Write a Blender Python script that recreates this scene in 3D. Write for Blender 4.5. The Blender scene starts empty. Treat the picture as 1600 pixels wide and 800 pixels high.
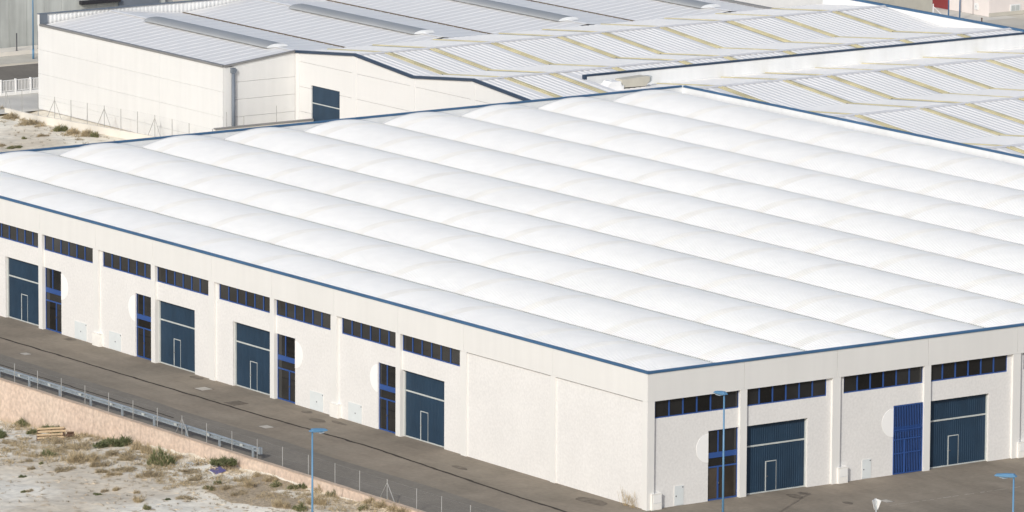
import bpy, math, random
from mathutils import Vector, Matrix
random.seed(7)
S = bpy.context.scene
COL = S.collection

# ---------------------------------------------------------------- camera
CAM = Vector((319.37, -231.81, 84.99))
YAW, PIT, ROL, FPX = math.radians(-55.24136), math.radians(9.935935), math.radians(0.28645), 10244.22
cd = bpy.data.cameras.new('camera'); cam = bpy.data.objects.new('camera', cd); COL.objects.link(cam)
_d = Vector((math.sin(YAW)*math.cos(PIT), math.cos(YAW)*math.cos(PIT), -math.sin(PIT)))
_r = Vector((math.cos(YAW), -math.sin(YAW), 0)); _u = _r.cross(_d)
RR = _r*math.cos(ROL) + _u*math.sin(ROL); UU = -_r*math.sin(ROL) + _u*math.cos(ROL)
cam.matrix_world = Matrix(((RR.x, UU.x, -_d.x, CAM.x), (RR.y, UU.y, -_d.y, CAM.y), (RR.z, UU.z, -_d.z, CAM.z), (0, 0, 0, 1)))
cd.sensor_fit = 'HORIZONTAL'; cd.sensor_width = 36; cd.lens = FPX/1600*36
cd.clip_start = 10; cd.clip_end = 20000
S.camera = cam

# ---------------------------------------------------------------- sky, sun, exposure
SUN_EL = math.radians(29.5); SUN_DIR = Vector((0.57, -0.82, 0)).normalized()*math.cos(SUN_EL) + Vector((0, 0, math.sin(SUN_EL)))
w = bpy.data.worlds.new('World'); S.world = w; w.use_nodes = True
nt = w.node_tree; bg = nt.nodes['Background']
sky = nt.nodes.new('ShaderNodeTexSky'); sky.sky_type = 'NISHITA'; sky.sun_disc = False
sky.sun_elevation = SUN_EL; sky.sun_rotation = math.atan2(SUN_DIR.x, SUN_DIR.y)
sky.air_density = 0.9; sky.dust_density = 3.2; sky.altitude = 300
nt.links.new(sky.outputs[0], bg.inputs[0]); bg.inputs[1].default_value = 0.128
sl = bpy.data.lights.new('sun', 'SUN'); sl.energy = 2.5; sl.angle = math.radians(0.53); sl.color = (1.0, 0.997, 0.955)
so = bpy.data.objects.new('sun', sl); COL.objects.link(so); so.location = (0, -100, 200)
so.rotation_euler = SUN_DIR.to_track_quat('Z', 'Y').to_euler()
S.view_settings.view_transform = 'Standard'; S.view_settings.look = 'None'
S.view_settings.exposure = -0.05; S.view_settings.gamma = 1.0; S.view_settings.use_curve_mapping = False
S.render.engine = 'CYCLES'; S.cycles.max_bounces = 6; S.cycles.transparent_max_bounces = 12

def at(x, y, ax, v):
    """photograph ray -> real point on the plane axis ax = v (used once, to survey where things stand)"""
    k = _d + RR*((x-800)/FPX) - UU*((y-400)/FPX)
    t = (v-CAM[ax])/k[ax]
    return CAM + k*t

# ---------------------------------------------------------------- materials
def mat(name, col, rough=0.8, spec=0.3, metal=0.0, var=0.06, vscale=0.6, fine=0.0, fscale=20.0, bump=0.0, bscale=30.0, tint=None, tint_scale=0.15, tint_amt=0.0, streak=0.0, lanes=0.0, pane=False):
    m = bpy.data.materials.new(name); m.use_nodes = True; t = m.node_tree; N = t.nodes; L = t.links
    b = N['Principled BSDF']; b.inputs['Roughness'].default_value = rough
    b.inputs['Specular IOR Level'].default_value = spec; b.inputs['Metallic'].default_value = metal
    geo = N.new('ShaderNodeNewGeometry')
    def noise(scale, detail=4.0, vec=None):
        n = N.new('ShaderNodeTexNoise'); n.inputs['Scale'].default_value = scale; n.inputs['Detail'].default_value = detail
        L.new(vec if vec else geo.outputs['Position'], n.inputs['Vector']); return n
    def mul(a_socket, fac_socket, lo, hi, f0=0.3, f1=0.7):
        mr = N.new('ShaderNodeMapRange'); mr.inputs[1].default_value = f0; mr.inputs[2].default_value = f1
        mr.inputs[3].default_value = lo; mr.inputs[4].default_value = hi; L.new(fac_socket, mr.inputs[0])
        vm = N.new('ShaderNodeVectorMath'); vm.operation = 'SCALE'
        L.new(a_socket, vm.inputs[0]); L.new(mr.outputs[0], vm.inputs['Scale']); return vm.outputs[0]
    rgb = N.new('ShaderNodeRGB'); rgb.outputs[0].default_value = (*col, 1); c = rgb.outputs[0]
    if tint:
        n = noise(tint_scale, 6); mr = N.new('ShaderNodeMapRange'); mr.inputs[1].default_value = 0.42; mr.inputs[2].default_value = 0.62
        mr.inputs[4].default_value = tint_amt; L.new(n.outputs[0], mr.inputs[0])
        mx = N.new('ShaderNodeMix'); mx.data_type = 'RGBA'; L.new(mr.outputs[0], mx.inputs[0]); L.new(c, mx.inputs[6])
        mx.inputs[7].default_value = (*tint, 1); c = mx.outputs[2]
    if var: c = mul(c, noise(vscale, 5).outputs[0], 1-var, 1+var)
    if fine: c = mul(c, noise(fscale, 3).outputs[0], 1-fine, 1+fine)
    if streak:
        mp = N.new('ShaderNodeMapping'); mp.inputs['Scale'].default_value = (1.2, 1.2, 0.12); L.new(geo.outputs['Position'], mp.inputs[0])
        c = mul(c, noise(1.3, 5, mp.outputs[0]).outputs[0], 1-streak, 1+streak*0.4)
    if lanes:
        mp = N.new('ShaderNodeMapping'); mp.inputs['Scale'].default_value = (.05, .55, 1); L.new(geo.outputs['Position'], mp.inputs[0])
        c = mul(c, noise(1.0, 6, mp.outputs[0]).outputs[0], 1-lanes, 1+lanes)
        n2 = noise(.55, 8); c = mul(c, n2.outputs[0], 1-lanes*.6, 1+lanes*.5, .35, .65)
    L.new(c, b.inputs['Base Color'])
    if pane:
        oi = N.new('ShaderNodeObjectInfo'); c2 = mul(c, oi.outputs['Random'], .5, 2.6, 0, 1); L.new(c2, b.inputs['Base Color'])  # random tone per pane stands in for uneven reflections
    if bump:
        bn = N.new('ShaderNodeBump'); bn.inputs['Strength'].default_value = bump; bn.inputs['Distance'].default_value = 0.03
        L.new(noise(bscale, 4).outputs[0], bn.inputs['Height']); L.new(bn.outputs[0], b.inputs['Normal'])
    return m

M = {}
M['frieze'] = mat('precast_cream', (.715, .71, .69), var=.02, vscale=.25, streak=.025)
M['pillar'] = mat('precast_pillar', (.73, .725, .705), var=.02, vscale=.4, streak=.02)
M['block'] = mat('split_face_block', (.725, .715, .70), var=.025, vscale=.4, fine=.05, fscale=6, bump=.22, bscale=8, rough=.95)
M['disc'] = mat('white_disc', (.86, .86, .85), var=.01)
M['hatch'] = mat('hatch_grey', (.66, .70, .71), var=.03, vscale=2)
M['cab'] = mat('cabinet_white', (.80, .785, .75), var=.04, vscale=2)
M['door'] = mat('door_navy', (.018, .043, .078), rough=.55, spec=.35, var=.10, vscale=.8, streak=.12)
M['frame'] = mat('frame_blue', (.03, .082, .27), rough=.45, spec=.4, var=.05)
M['galv'] = mat('galvanised', (.50, .53, .52), rough=.5, spec=.5, var=.08, vscale=2)
M['rail'] = mat('rail_galvanised', (.36, .41, .45), rough=.45, metal=.3, var=.12, vscale=1.5)
M['cap'] = mat('coping_blue', (.05, .125, .235), rough=.45, spec=.5, var=.14, vscale=.3)
M['navy_cap'] = mat('coping_slate', (.028, .05, .09), rough=.4, spec=.5, var=.08)
M['glass'] = mat('dark_glass', (.012, .012, .012), rough=.04, spec=.55, var=.25, vscale=.5, pane=True)
M['glass2'] = mat('glass_road_reflection', (.042, .034, .027), rough=.10, spec=.5, var=.3, vscale=.8, pane=True)  # brown base colour stands in for the road mirrored in the lower panes
M['roof'] = mat('vault_sheet_white', (.875, .87, .85), rough=.5, spec=.35, var=.02, vscale=.08, fine=.02, fscale=.9)
M['strip'] = mat('vault_rooflight_cream', (.85, .835, .795), rough=.5, spec=.35, var=.05, vscale=.6)
M['inner'] = mat('parapet_inner_white', (.80, .81, .81), var=.04, vscale=.3, streak=.05)
M['groof'] = mat('gable_sheet_white', (.87, .855, .83), rough=.45, spec=.4, var=.03, vscale=.15)
M['olive'] = mat('rooflight_olive', (.56, .50, .30), rough=.4, spec=.4, var=.18, vscale=.5)
M['gridge'] = mat('ridge_grey', (.68, .68, .69), rough=.5, var=.05)
M['aroof'] = mat('grey_sheet', (.82, .805, .78), rough=.45, spec=.4, var=.03, vscale=.12)
M['arib'] = mat('grey_sheet_seam', (.85, .85, .845), rough=.45, spec=.4, var=.03)
M['dome'] = mat('rooflight_dome', (.35, .365, .375), rough=.6, spec=.25, var=.06, vscale=.2)
M['domeend'] = mat('dome_end', (.75, .77, .78), var=.02)
M['brown'] = mat('valley_gutter_brown', (.16, .12, .075), var=.3, vscale=2)
M['dark'] = mat('dark_gap', (.03, .03, .035), var=.1)
M['awall'] = mat('white_panel', (.715, .715, .705), var=.02, vscale=.3, streak=.03)
M['flash'] = mat('grey_flashing', (.22, .22, .22), rough=.5, var=.1)
M['slate'] = mat('slate_flashing', (.16, .185, .22), rough=.5, var=.08)
M['bwall'] = mat('cream_panel', (.70, .695, .685), var=.015, vscale=.3, streak=.015)
M['asph'] = mat('asphalt_dusty', (.255, .222, .178), rough=.95, spec=.15, var=.11, vscale=.22, fine=.07, fscale=3.0, tint=(.285, .24, .19), tint_scale=.10, tint_amt=.6, bump=.3, bscale=14, lanes=.10)
M['asph2'] = mat('asphalt_grey', (.21, .192, .165), rough=.95, spec=.15, var=.08, vscale=.25, fine=.08, fscale=3.0, bump=.3, bscale=14, lanes=.07)
M['tar'] = mat('tar_seam', (.045, .037, .030), rough=.9, var=.2, vscale=2)
M['stain'] = mat('asphalt_stain', (.155, .132, .105), rough=.9, var=.3, vscale=2)
M['patch'] = mat('concrete_cover', (.46, .43, .38), var=.1, vscale=2)
M['sand'] = mat('gypsum_sand', (.84, .795, .69), rough=1, spec=.1, var=.10, vscale=.35, fine=.12, fscale=2.2, tint=(.60, .515, .395), tint_scale=.11, tint_amt=.7, bump=.8, bscale=3)
M['soil'] = mat('brown_gravel', (.42, .345, .25), rough=1, spec=.1, var=.15, vscale=.6, fine=.28, fscale=5, bump=.8, bscale=6)
M['pink'] = mat('pink_stone_facing', (.62, .495, .405), rough=1, spec=.1, var=.05, vscale=.5, fine=.17, fscale=3.6, tint=(.62, .51, .42), tint_scale=.3, tint_amt=.6, bump=.8, bscale=4, streak=.03)
M['coping_stone'] = mat('sand_coping', (.55, .43, .33), rough=1, var=.10, vscale=1, fine=.12, fscale=4)
M['yard'] = mat('pale_concrete_yard', (.60, .58, .53), rough=.95, var=.10, vscale=.25, fine=.06)
M['pave'] = mat('pavement', (.56, .53, .46), rough=.95, var=.08, vscale=.4)
M['conc'] = mat('board_concrete', (.48, .50, .48), rough=.9, var=.12, vscale=.3, streak=.20)
M['joint'] = mat('panel_joint', (.52, .51, .49), var=.05)
M['concj'] = mat('concrete_joint', (.34, .35, .34), rough=.9, var=.1)
M['lowwall'] = mat('low_wall', (.70, .665, .60), rough=.95, var=.08, vscale=.5)
M['post'] = mat('post_grey', (.33, .33, .32), rough=.6, var=.1)
M['dpost'] = mat('post_dark', (.10, .10, .11), rough=.6, var=.1)
M['lamp'] = mat('lamp_blue', (.10, .23, .38), rough=.4, spec=.5, var=.05)
M['lampg'] = mat('lamp_lens', (.35, .42, .48), rough=.25, spec=.5, var=.02)
M['white'] = mat('white_paint', (.80, .80, .79), var=.02)
M['signback'] = mat('sign_back', (.55, .60, .63), rough=.4, spec=.5, var=.03)
M['beige'] = mat('beige_casing', (.56, .53, .45), rough=.7, var=.05, vscale=1.5)
M['pinkwall'] = mat('rose_white_wall', (.80, .73, .69), var=.02, streak=.03)
M['red'] = mat('red_door', (.24, .045, .045), rough=.5, var=.08)
M['green'] = mat('leaf_green', (.15, .165, .08), rough=.85, spec=.2, var=.30, vscale=3)
M['green2'] = mat('leaf_dark', (.13, .148, .075), rough=.85, spec=.2, var=.30, vscale=3)
M['dry'] = mat('dry_grass', (.46, .37, .235), rough=.9, spec=.15, var=.22, vscale=3)
M['twig'] = mat('grey_brown_scrub', (.31, .26, .18), rough=.9, spec=.15, var=.25, vscale=3)
M['wood'] = mat('raw_timber', (.50, .37, .23), rough=.85, var=.15, vscale=4)
M['char'] = mat('dark_timber', (.10, .06, .04), rough=.85, var=.2, vscale=4)
M['purple'] = mat('faded_violet_board', (.13, .12, .27), rough=.5, var=.08, vscale=2)
M['rock'] = mat('pale_rock', (.55, .47, .36), rough=1, var=.15, vscale=2, bump=.6, bscale=5)
def netting():
    m = bpy.data.materials.new('wire_netting'); m.use_nodes = True; t = m.node_tree
    b = t.nodes['Principled BSDF']; b.inputs['Base Color'].default_value = (.3, .3, .29, 1); b.inputs['Roughness'].default_value = .6
    b.inputs['Alpha'].default_value = .025
    return m
M['net'] = netting()

# ---------------------------------------------------------------- mesh helpers
class MB:
    def __init__(s): s.v = []; s.f = []
    def quad(s, a, b, c, d): n = len(s.v); s.v += [a, b, c, d]; s.f.append((n, n+1, n+2, n+3)); return s
    def tri(s, a, b, c): n = len(s.v); s.v += [a, b, c]; s.f.append((n, n+1, n+2)); return s
    def box(s, x0, x1, y0, y1, z0, z1):
        n = len(s.v)
        s.v += [(x0, y0, z0), (x1, y0, z0), (x1, y1, z0), (x0, y1, z0), (x0, y0, z1), (x1, y0, z1), (x1, y1, z1), (x0, y1, z1)]
        s.f += [(n, n+3, n+2, n+1), (n+4, n+5, n+6, n+7), (n, n+1, n+5, n+4), (n+1, n+2, n+6, n+5), (n+2, n+3, n+7, n+6), (n+3, n, n+4, n+7)]
        return s
    def prism(s, poly, fn, h0, h1):
        """poly: 2D points; fn(p, h) -> 3D"""
        n = len(s.v); k = len(poly)
        s.v += [fn(p, h0) for p in poly] + [fn(p, h1) for p in poly]
        s.f += [tuple(range(n+k-1, n-1, -1)), tuple(range(n+k, n+2*k))]
        s.f += [(n+i, n+(i+1) % k, n+k+(i+1) % k, n+k+i) for i in range(k)]
        return s
    def tube(s, a, b, r0, r1=None, k=8):
        r1 = r0 if r1 is None else r1
        a = Vector(a); b = Vector(b); ax = (b-a).normalized()
        p = ax.orthogonal().normalized(); q = ax.cross(p); n = len(s.v)
        for c, r in ((a, r0), (b, r1)):
            for i in range(k):
                t = 2*math.pi*i/k; s.v.append(tuple(c + p*(r*math.cos(t)) + q*(r*math.sin(t))))
        s.f += [(n+i, n+(i+1) % k, n+k+(i+1) % k, n+k+i) for i in range(k)]
        s.f += [tuple(range(n+k-1, n-1, -1)), tuple(range(n+k, n+2*k))]
        return s
    def grid(s, rows):
        n = len(s.v); h = len(rows); wd = len(rows[0])
        for r in rows: s.v += r
        for i in range(h-1):
            for j in range(wd-1): s.f.append((n+i*wd+j, n+i*wd+j+1, n+(i+1)*wd+j+1, n+(i+1)*wd+j))
        return s
    def data(s, name, m, smooth=False):
        me = bpy.data.meshes.new(name); me.from_pydata([tuple(p) for p in s.v], [], s.f)
        me.materials.append(M[m] if isinstance(m, str) else m)
        if smooth: me.polygons.foreach_set('use_smooth', [True]*len(me.polygons))
        me.update(); return me
    def build(s, name, m, parent=None, loc=(0, 0, 0), rz=0, smooth=False):
        return put(s.data(name, m, smooth), name, parent, loc, rz)
def put(me, name, parent=None, loc=(0, 0, 0), rz=0, scale=None):
    o = bpy.data.objects.new(name, me); COL.objects.link(o); o.location = loc; o.rotation_euler = (0, 0, rz)
    if scale: o.scale = scale
    if parent: o.parent = parent
    return o
def tag(o, label=None, cat=None, group=None, kind=None):
    if label: o['label'] = label
    if cat: o['category'] = cat
    if group: o['group'] = group
    if kind: o['kind'] = kind
    return o
def thing(name, label, cat, loc=(0, 0, 0), rz=0, group=None):
    o = bpy.data.objects.new(name, None); COL.objects.link(o); o.location = loc; o.rotation_euler = (0, 0, rz); o.empty_display_size = .3
    return tag(o, label, cat, group)
def struct(mb, name, m, **k): return tag(mb.build(name, m, **k), kind='structure')
def copytree(o, parent=None):
    c = o.copy(); COL.objects.link(c)
    if parent: c.parent = parent
    for ch in list(o.children): copytree(ch, c)
    return c
def ribs(u0, u1, pitch, top, side, h):
    """list of (u, height) of a trapezoidal sheet between u0 and u1, ribs aligned on multiples of pitch"""
    out = [(u0, 0.0)]; k = math.floor(u0/pitch)
    while k*pitch < u1:
        c = k*pitch; pts = [(c, 0), (c+side, h), (c+side+top, h), (c+2*side+top, 0)]
        if pts[0][0] >= u0 and pts[-1][0] <= u1: out += pts
        k += 1
    out.append((u1, 0.0)); return out

# ================================================================ GROUND
def lerp_table(t, x):
    if x <= t[0][0]: return t[0][1]
    for (a, va), (b, vb) in zip(t, t[1:]):
        if x <= b: return va + (vb-va)*(x-a)/(b-a)
    return t[-1][1]
LOT = [(-75, -2.75), (-57, -2.5), (-54, -2.26), (-45, -1.6), (-37, -1.0), (-30, -.82), (-22, -.62), (-18, -.5), (-10, -.2), (0, .05), (15, .1)]
from mathutils import noise as mn
MOUNDS = []   # x, y, r, h
def lot_z(x, y):
    z = lerp_table(LOT, x)
    z += .16*mn.noise(Vector((x*.22, y*.22, 3.1))) + .07*mn.noise(Vector((x*.8, y*.8, 9.7))) + .03*mn.noise(Vector((x*2.3, y*2.3, 1.7)))
    for (mx, my, r, h) in MOUNDS:
        q = ((x-mx)**2+(y-my)**2)/(r*r)
        if q < 4: z += h*math.exp(-q*1.6)*(1+.25*mn.noise(Vector((x*2.1, y*2.1, 5))))
    fade = min(1, max(0, (-12.4-y)/1.2)); return z
def lot_at(px, py):
    p = at(px, py, 2, -1.0)
    for _ in range(12): p = at(px, py, 2, lot_z(p.x, p.y))
    return p
for px, py, r, h in [(348, 734, 1.3, .55), (455, 742, 3.2, .45), (350, 770, 3.5, .25), (140, 690, 1.0, .3), (590, 790, 1.5, .3), (300, 716, 1.2, .22)]:
    p = lot_at(px, py); MOUNDS.append((p.x, p.y, r, h))
def axis(fine0, fine1, step, far):
    a = []; x = fine0
    while x < fine1: a.append(x); x += step
    a.append(fine1)
    lo = []; x = fine0; st = step
    while x > -far: st *= 1.5; x -= st; lo.append(x)
    hi = []; x = fine1; st = step
    while x < far: st *= 1.5; x += st; hi.append(x)
    return lo[::-1] + a + hi
gx = axis(-72, 16, .4, 4500); gy = axis(-52, -12.6, .4, 4500)
BACKLOT = -.35
def ground_z(x, y):
    if y <= -12.59:
        return lot_z(x, y) if y > -60 else lerp_table(LOT, x)
    if -166 < x < -97 and y < 52: return -.25 + .12*mn.noise(Vector((x*.25, y*.25, 2)))
    return -.05
gx = sorted(set(gx + [-166+i*1.0 for i in range(0, 70)])); gy = sorted(set(gy + [-12.3, -12.2] + [30+i*1.0 for i in range(0, 23)] + [52.5, 60, 100, 200]))
g = MB(); g.grid([[(x, y, ground_z(x, y)) for x in gx] for y in gy])
ground = g.build('ground', 'sand', smooth=True); tag(ground, kind='structure')

# asphalt yard round the warehouse, in one sheet, with the greyer strip by the guard rail
a = MB(); a.grid([[(x, y, 0) for x in (-99, -40, 0, 40, 90)] for y in (-8.2, -3, 30, 80, 140)]); struct(a, 'asphalt_yard', 'asph')
a = MB(); pts = []
n = 60; lower = []; upper = []
for i in range(n+1):
    x = -99 + 189*i/n; lower.append((x, -12.2, .004)); upper.append((x, -7.2+.12*math.sin(x*.35)+.15*mn.noise(Vector((x*.4, 0, 0))), .004))
a.grid([lower, upper]); struct(a, 'road', 'asph2')
def seam(name, path, wd, z=.008, m='tar'):
    a = MB(); r0 = []; r1 = []
    for x, y in path:
        d = .14*mn.noise(Vector((x*.6, 1, 0))) + .05*mn.noise(Vector((x*2.2, 4, 0))); k = wd*(.7+.6*abs(mn.noise(Vector((x*1.3, 7, 0)))))
        r0.append((x, y+d-k, z)); r1.append((x, y+d+k, z))
    a.grid([r0, r1]); o = struct(a, name, m); return o
seam('tar_seam', [(-99+i*.5, lerp_table([(-99, -4.3), (-71, -4.1), (-39, -3.8), (-26, -3.4), (-8, -4.25), (20, -4.6)], -99+i*.5)) for i in range(0, 230)], .13)
p0 = at(0, 570, 2, 0); p1 = at(272, 653, 2, 0)
seam('tar_seam', [(p0.x-20+(p1.x-p0.x+20)*i/80, lerp_table([(p0.x-20, p0.y), (p0.x, p0.y), (p1.x, p1.y)], p0.x-20+(p1.x-p0.x+20)*i/80)) for i in range(81)], .10)
# pale dashed joint across the right-hand yard
q0 = at(1390, 790, 2, 0); q1 = at(1620, 757, 2, 0)
dv = (q1-q0); dn = dv.normalized(); pn = Vector((-dn.y, dn.x, 0))
k = 0; t = 0.0; j = MB()
while t < dv.length:
    ln = random.uniform(.3, 1.1); wv = random.uniform(.015, .045) if t > dv.length*.35 else .02
    a0 = q0+dn*t; b0 = q0+dn*min(dv.length, t+ln)
    j.quad(tuple(a0-pn*wv+Vector((0, 0, .008))), tuple(b0-pn*wv+Vector((0, 0, .008))), tuple(b0+pn*wv+Vector((0, 0, .008))), tuple(a0+pn*wv+Vector((0, 0, .008))))
    t += ln + random.uniform(.05, .5)
struct(j, 'joint_line', 'patch')

def blob(px, py, rx, ry, m, name, z=.010):
    c = at(px, py, 2, 0); a = MB(); n = 18; ph = random.random()*9
    ring = []
    for i in range(n):
        t = 2*math.pi*i/n; rr = 1+.35*mn.noise(Vector((math.cos(t)*1.3, math.sin(t)*1.3, ph)))
        ring.append((c.x+rx*rr*math.cos(t), c.y+ry*rr*math.sin(t), z))
    a.v = ring; a.f = [tuple(range(n))]; return struct(a, name, m)
for px, py, rx, ry in [(719, 731, .9, .25), (307, 590, .7, .35), (497, 657, .8, .4), (530, 661, .9, .25), (925, 783, 1.6, .55), (480, 644, .5, .3), (1325, 786, .5, .25), (1240, 775, .8, .4)]:
    blob(px, py, rx, ry, 'stain', 'oil_stain')
for i, (px, py, sx, sy, m) in enumerate([(416, 667, .42, .32, 'patch'), (40, 553, .35, .25, 'patch'), (318, 607.5, .5, .42, 'patch'), (1385, 783, .35, .25, 'patch'), (109, 530.5, .4, .22, 'stain'), (369, 630, .55, .5, 'stain')]):
    c = at(px, py, 2, 0)
    t = thing('manhole_cover', ['pale square cover in the roadway beyond the end of the guard rail', 'small pale square cover in the roadway near the left edge', 'framed square cover outside the second navy roller door', 'pale square cover in the yard beside the triangular road sign', 'dark drain cover in front of the leftmost service hatch', 'faint round cover outside the third navy roller door'][i], 'manhole', (c.x, c.y, 0), 0)
    MB().box(-sx, sx, -sy, sy, -.05, .014).build('lid', m, t)
    fr = MB()
    for b in ((-sx-.09, sx+.09, -sy-.09, -sy-.01), (-sx-.09, sx+.09, sy+.01, sy+.09), (-sx-.09, -sx-.01, -sy-.01, sy+.01), (sx+.01, sx+.09, -sy-.01, sy+.01)): fr.box(*b, -.05, .011)
    fr.build('rim', 'asph2' if m == 'patch' and i != 2 else 'stain', t)

# ================================================================ MAIN WAREHOUSE
BR = 7.22; B = 7.556; XL = [0, -10.14, -20.05] + [-20.05-B*i for i in range(1, 11)]     # pillar lines along the left facade
YR = [0] + [7.376+7.25*i for i in range(10)]                                          # pillar lines along the right facade
LX, WY = -XL[-1], YR[-1]
H, ZF, ZW = 8.6, 6.8, 5.67
wh = thing('warehouse', 'long white warehouse with vaulted white roof and blue coping in the foreground', 'warehouse')
RZ = math.pi/2
def fac(side, u, y=0.0, z=0.0):
    """side 0: left facade (u = X), side 1: right facade (u = Y); y = depth behind the pillar face"""
    return ((u, y, z), 0) if side == 0 else ((-y, u, z), RZ)
_cache = {}
def shared(key, fn):
    if key not in _cache: _cache[key] = fn()
    return _cache[key]
def bx(key, dims, m):
    return shared(key, lambda: MB().box(*dims).data(key if isinstance(key, str) else str(key[0]), m))

# --- prototypes in facade-local coordinates (x right, y inwards, z up)
def rib_panel(wd, z0, z1, m, pitch=.17, h=.022, name='panel'):
    a = MB(); us = ribs(0, wd, pitch, .06, .015, h)
    a.grid([[(u, -hh, z0) for u, hh in us], [(u, -hh, z1) for u, hh in us]])
    return a.data(name, m)
DW = 4.87
def make_roller(side, u, parent):
    loc, r = fac(side, u, .47)
    d = put(shared('door', lambda: rib_panel(DW, .05, 4.42, 'door', name='roller_door')), 'roller_door', parent, loc, r)
    put(bx('cross_band', (0, DW, -.05, -.03, 3.0, 3.10), 'galv'), 'cross_band', d)
    put(bx('bottom_rail', (0, DW, -.06, -.002, 0, .07), 'galv'), 'bottom_rail', d)
    for x in (0.0, DW-.06): put(bx('guide_rail', (0, .06, -.13, -.03, .07, 4.42), 'galv'), 'guide_rail', d, (x, 0, 0))
    put(bx('door_shadow_gap', (.06, DW-.06, -.03, -.024, 4.34, 4.42), 'dark'), 'head_shade_strip', d)  # dark strip paints the shade under the door head
    x = 1.83
    put(bx('pd_leaf', (x, x+.78, -.034, -.024, .07, 1.92), 'door'), 'pedestrian_door', d)
    put(bx('pd_jamb', (x-.06, x, -.055, -.024, .07, 1.97), 'galv'), 'jamb', d)
    put(bx('pd_jamb2', (x+.78, x+.80, -.045, -.024, .07, 1.97), 'galv'), 'jamb', d)
    put(bx('pd_head', (x, x+.78, -.045, -.024, 1.92, 1.97), 'galv'), 'door_head', d)
    put(bx('pd_handle', (x+.04, x+.12, -.09, -.034, .98, 1.04), 'dpost'), 'handle', d)
    return d
GW = 2.33
def make_glass(side, u, parent, mfrac=.40, dfrac=.40, ):
    loc, r = fac(side, u, .33)
    f = MB(); t = .055
    f.box(0, t, -.05, .02, 0, 4.45).box(GW-t, GW, -.05, .02, 0, 4.45).box(t, GW-t, -.05, .02, 4.40, 4.45).box(t, GW-t, -.05, .02, 0, .09)
    f.box(t, GW-t, -.05, .02, 2.06, 2.15)
    mx = GW*mfrac; dx = GW*dfrac
    f.box(mx-.04, mx+.04, -.05, .02, 3.02, 4.40).box(dx-.05, dx+.05, -.05, .02, .09, 2.06)
    d = f.build('entrance_door', 'frame', parent, loc, r)
    MB().box(t, GW-t, -.055, .02, 2.68, 3.02).build('spandrel', 'frame', d)
    for x0, x1, z0, z1 in ((t, mx-.04, 3.02, 4.40), (mx+.04, GW-t, 3.02, 4.40), (t, GW-t, 2.15, 2.68), (t, dx-.05, .09, 2.06), (dx+.05, GW-t, .09, 2.06)):
        MB().box(x0, x1, -.012, .0, z0, z1).build('pane', 'glass2' if z0 < 1 and side == 1 else 'glass', d)
    MB().box(dx+.02, dx+.05, -.11, -.05, 1.0, 1.12).build('handle', 'dpost', d)
    return d
def make_disc(side, u, right, parent):
    n = 20; s = 1 if right else -1
    poly = [(s*.92*math.cos(-math.pi/2+math.pi*i/n), .92*math.sin(-math.pi/2+math.pi*i/n)) for i in range(n+1)]
    if not right: poly = poly[::-1]
    me = shared(('disc', right), lambda: MB().prism(poly, lambda p, h: (p[0], -h, p[1]+3.38), 0, .015).data('wall_disc', 'disc'))
    loc, r = fac(side, u, .18); return put(me, 'wall_disc', parent, loc, r)
def make_hatch(side, u, wd, parent):
    loc, r = fac(side, u, .18)
    d = put(bx(('service_hatch', wd), (0, wd, -.03, .02, .04, 1.25), 'hatch'), 'service_hatch', parent, loc, r)
    fr = shared(('hframe', wd), lambda: MB().box(-.035, 0, -.022, .02, .04, 1.285).box(wd, wd+.035, -.022, .02, .04, 1.285).box(0, wd, -.022, .02, 1.25, 1.285).data('hatch_frame', 'pillar'))
    put(fr, 'hatch_frame', d)
    put(bx('latch', (0, .06, -.05, -.03, .58, .66), 'dpost'), 'latch', d, (wd*.12 if wd < 1 else wd*.5, 0, 0))
    put(bx('vent', (0, .07, -.045, -.03, 1.12, 1.19), 'dpost'), 'vent', d, (wd-.1, 0, 0))
    return d
def make_window(side, u0, u1, parent, n=6):
    wd = u1-u0; loc, r = fac(side, u0, .27)
    f = shared(('wf', round(wd, 3)), lambda: MB().box(0, wd, -.04, .03, ZW, ZW+.07).box(0, .07, -.04, .03, ZW+.07, 6.86).box(wd-.05, wd, -.04, .03, ZW+.07, 6.86).box(.07, wd-.05, -.04, .03, 6.82, 6.86).data('window', 'frame'))
    o = put(f, 'window', parent, loc, r)
    pw = (wd-.12)/n
    for i in range(n):
        put(bx(('pane', round(pw, 3)), (0, pw, -.01, .0, ZW+.07, 6.82), 'glass'), 'pane', o, (.07+i*pw, 0, 0))
        if i: put(bx('mullion', (-.045, .045, -.05, -.01, ZW+.07, 6.82), 'frame'), 'mullion', o, (.07+i*pw, 0, 0))
    return o
def wallmesh(boxes, m='block', name='block_wall'):
    a = MB()
    for x0, x1, z0, z1 in boxes: a.box(x0, x1, .18, .62, z0, z1)
    return a.data(name, m)
P0, PP = .26, .31       # half widths of ordinary and party pillars
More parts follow.
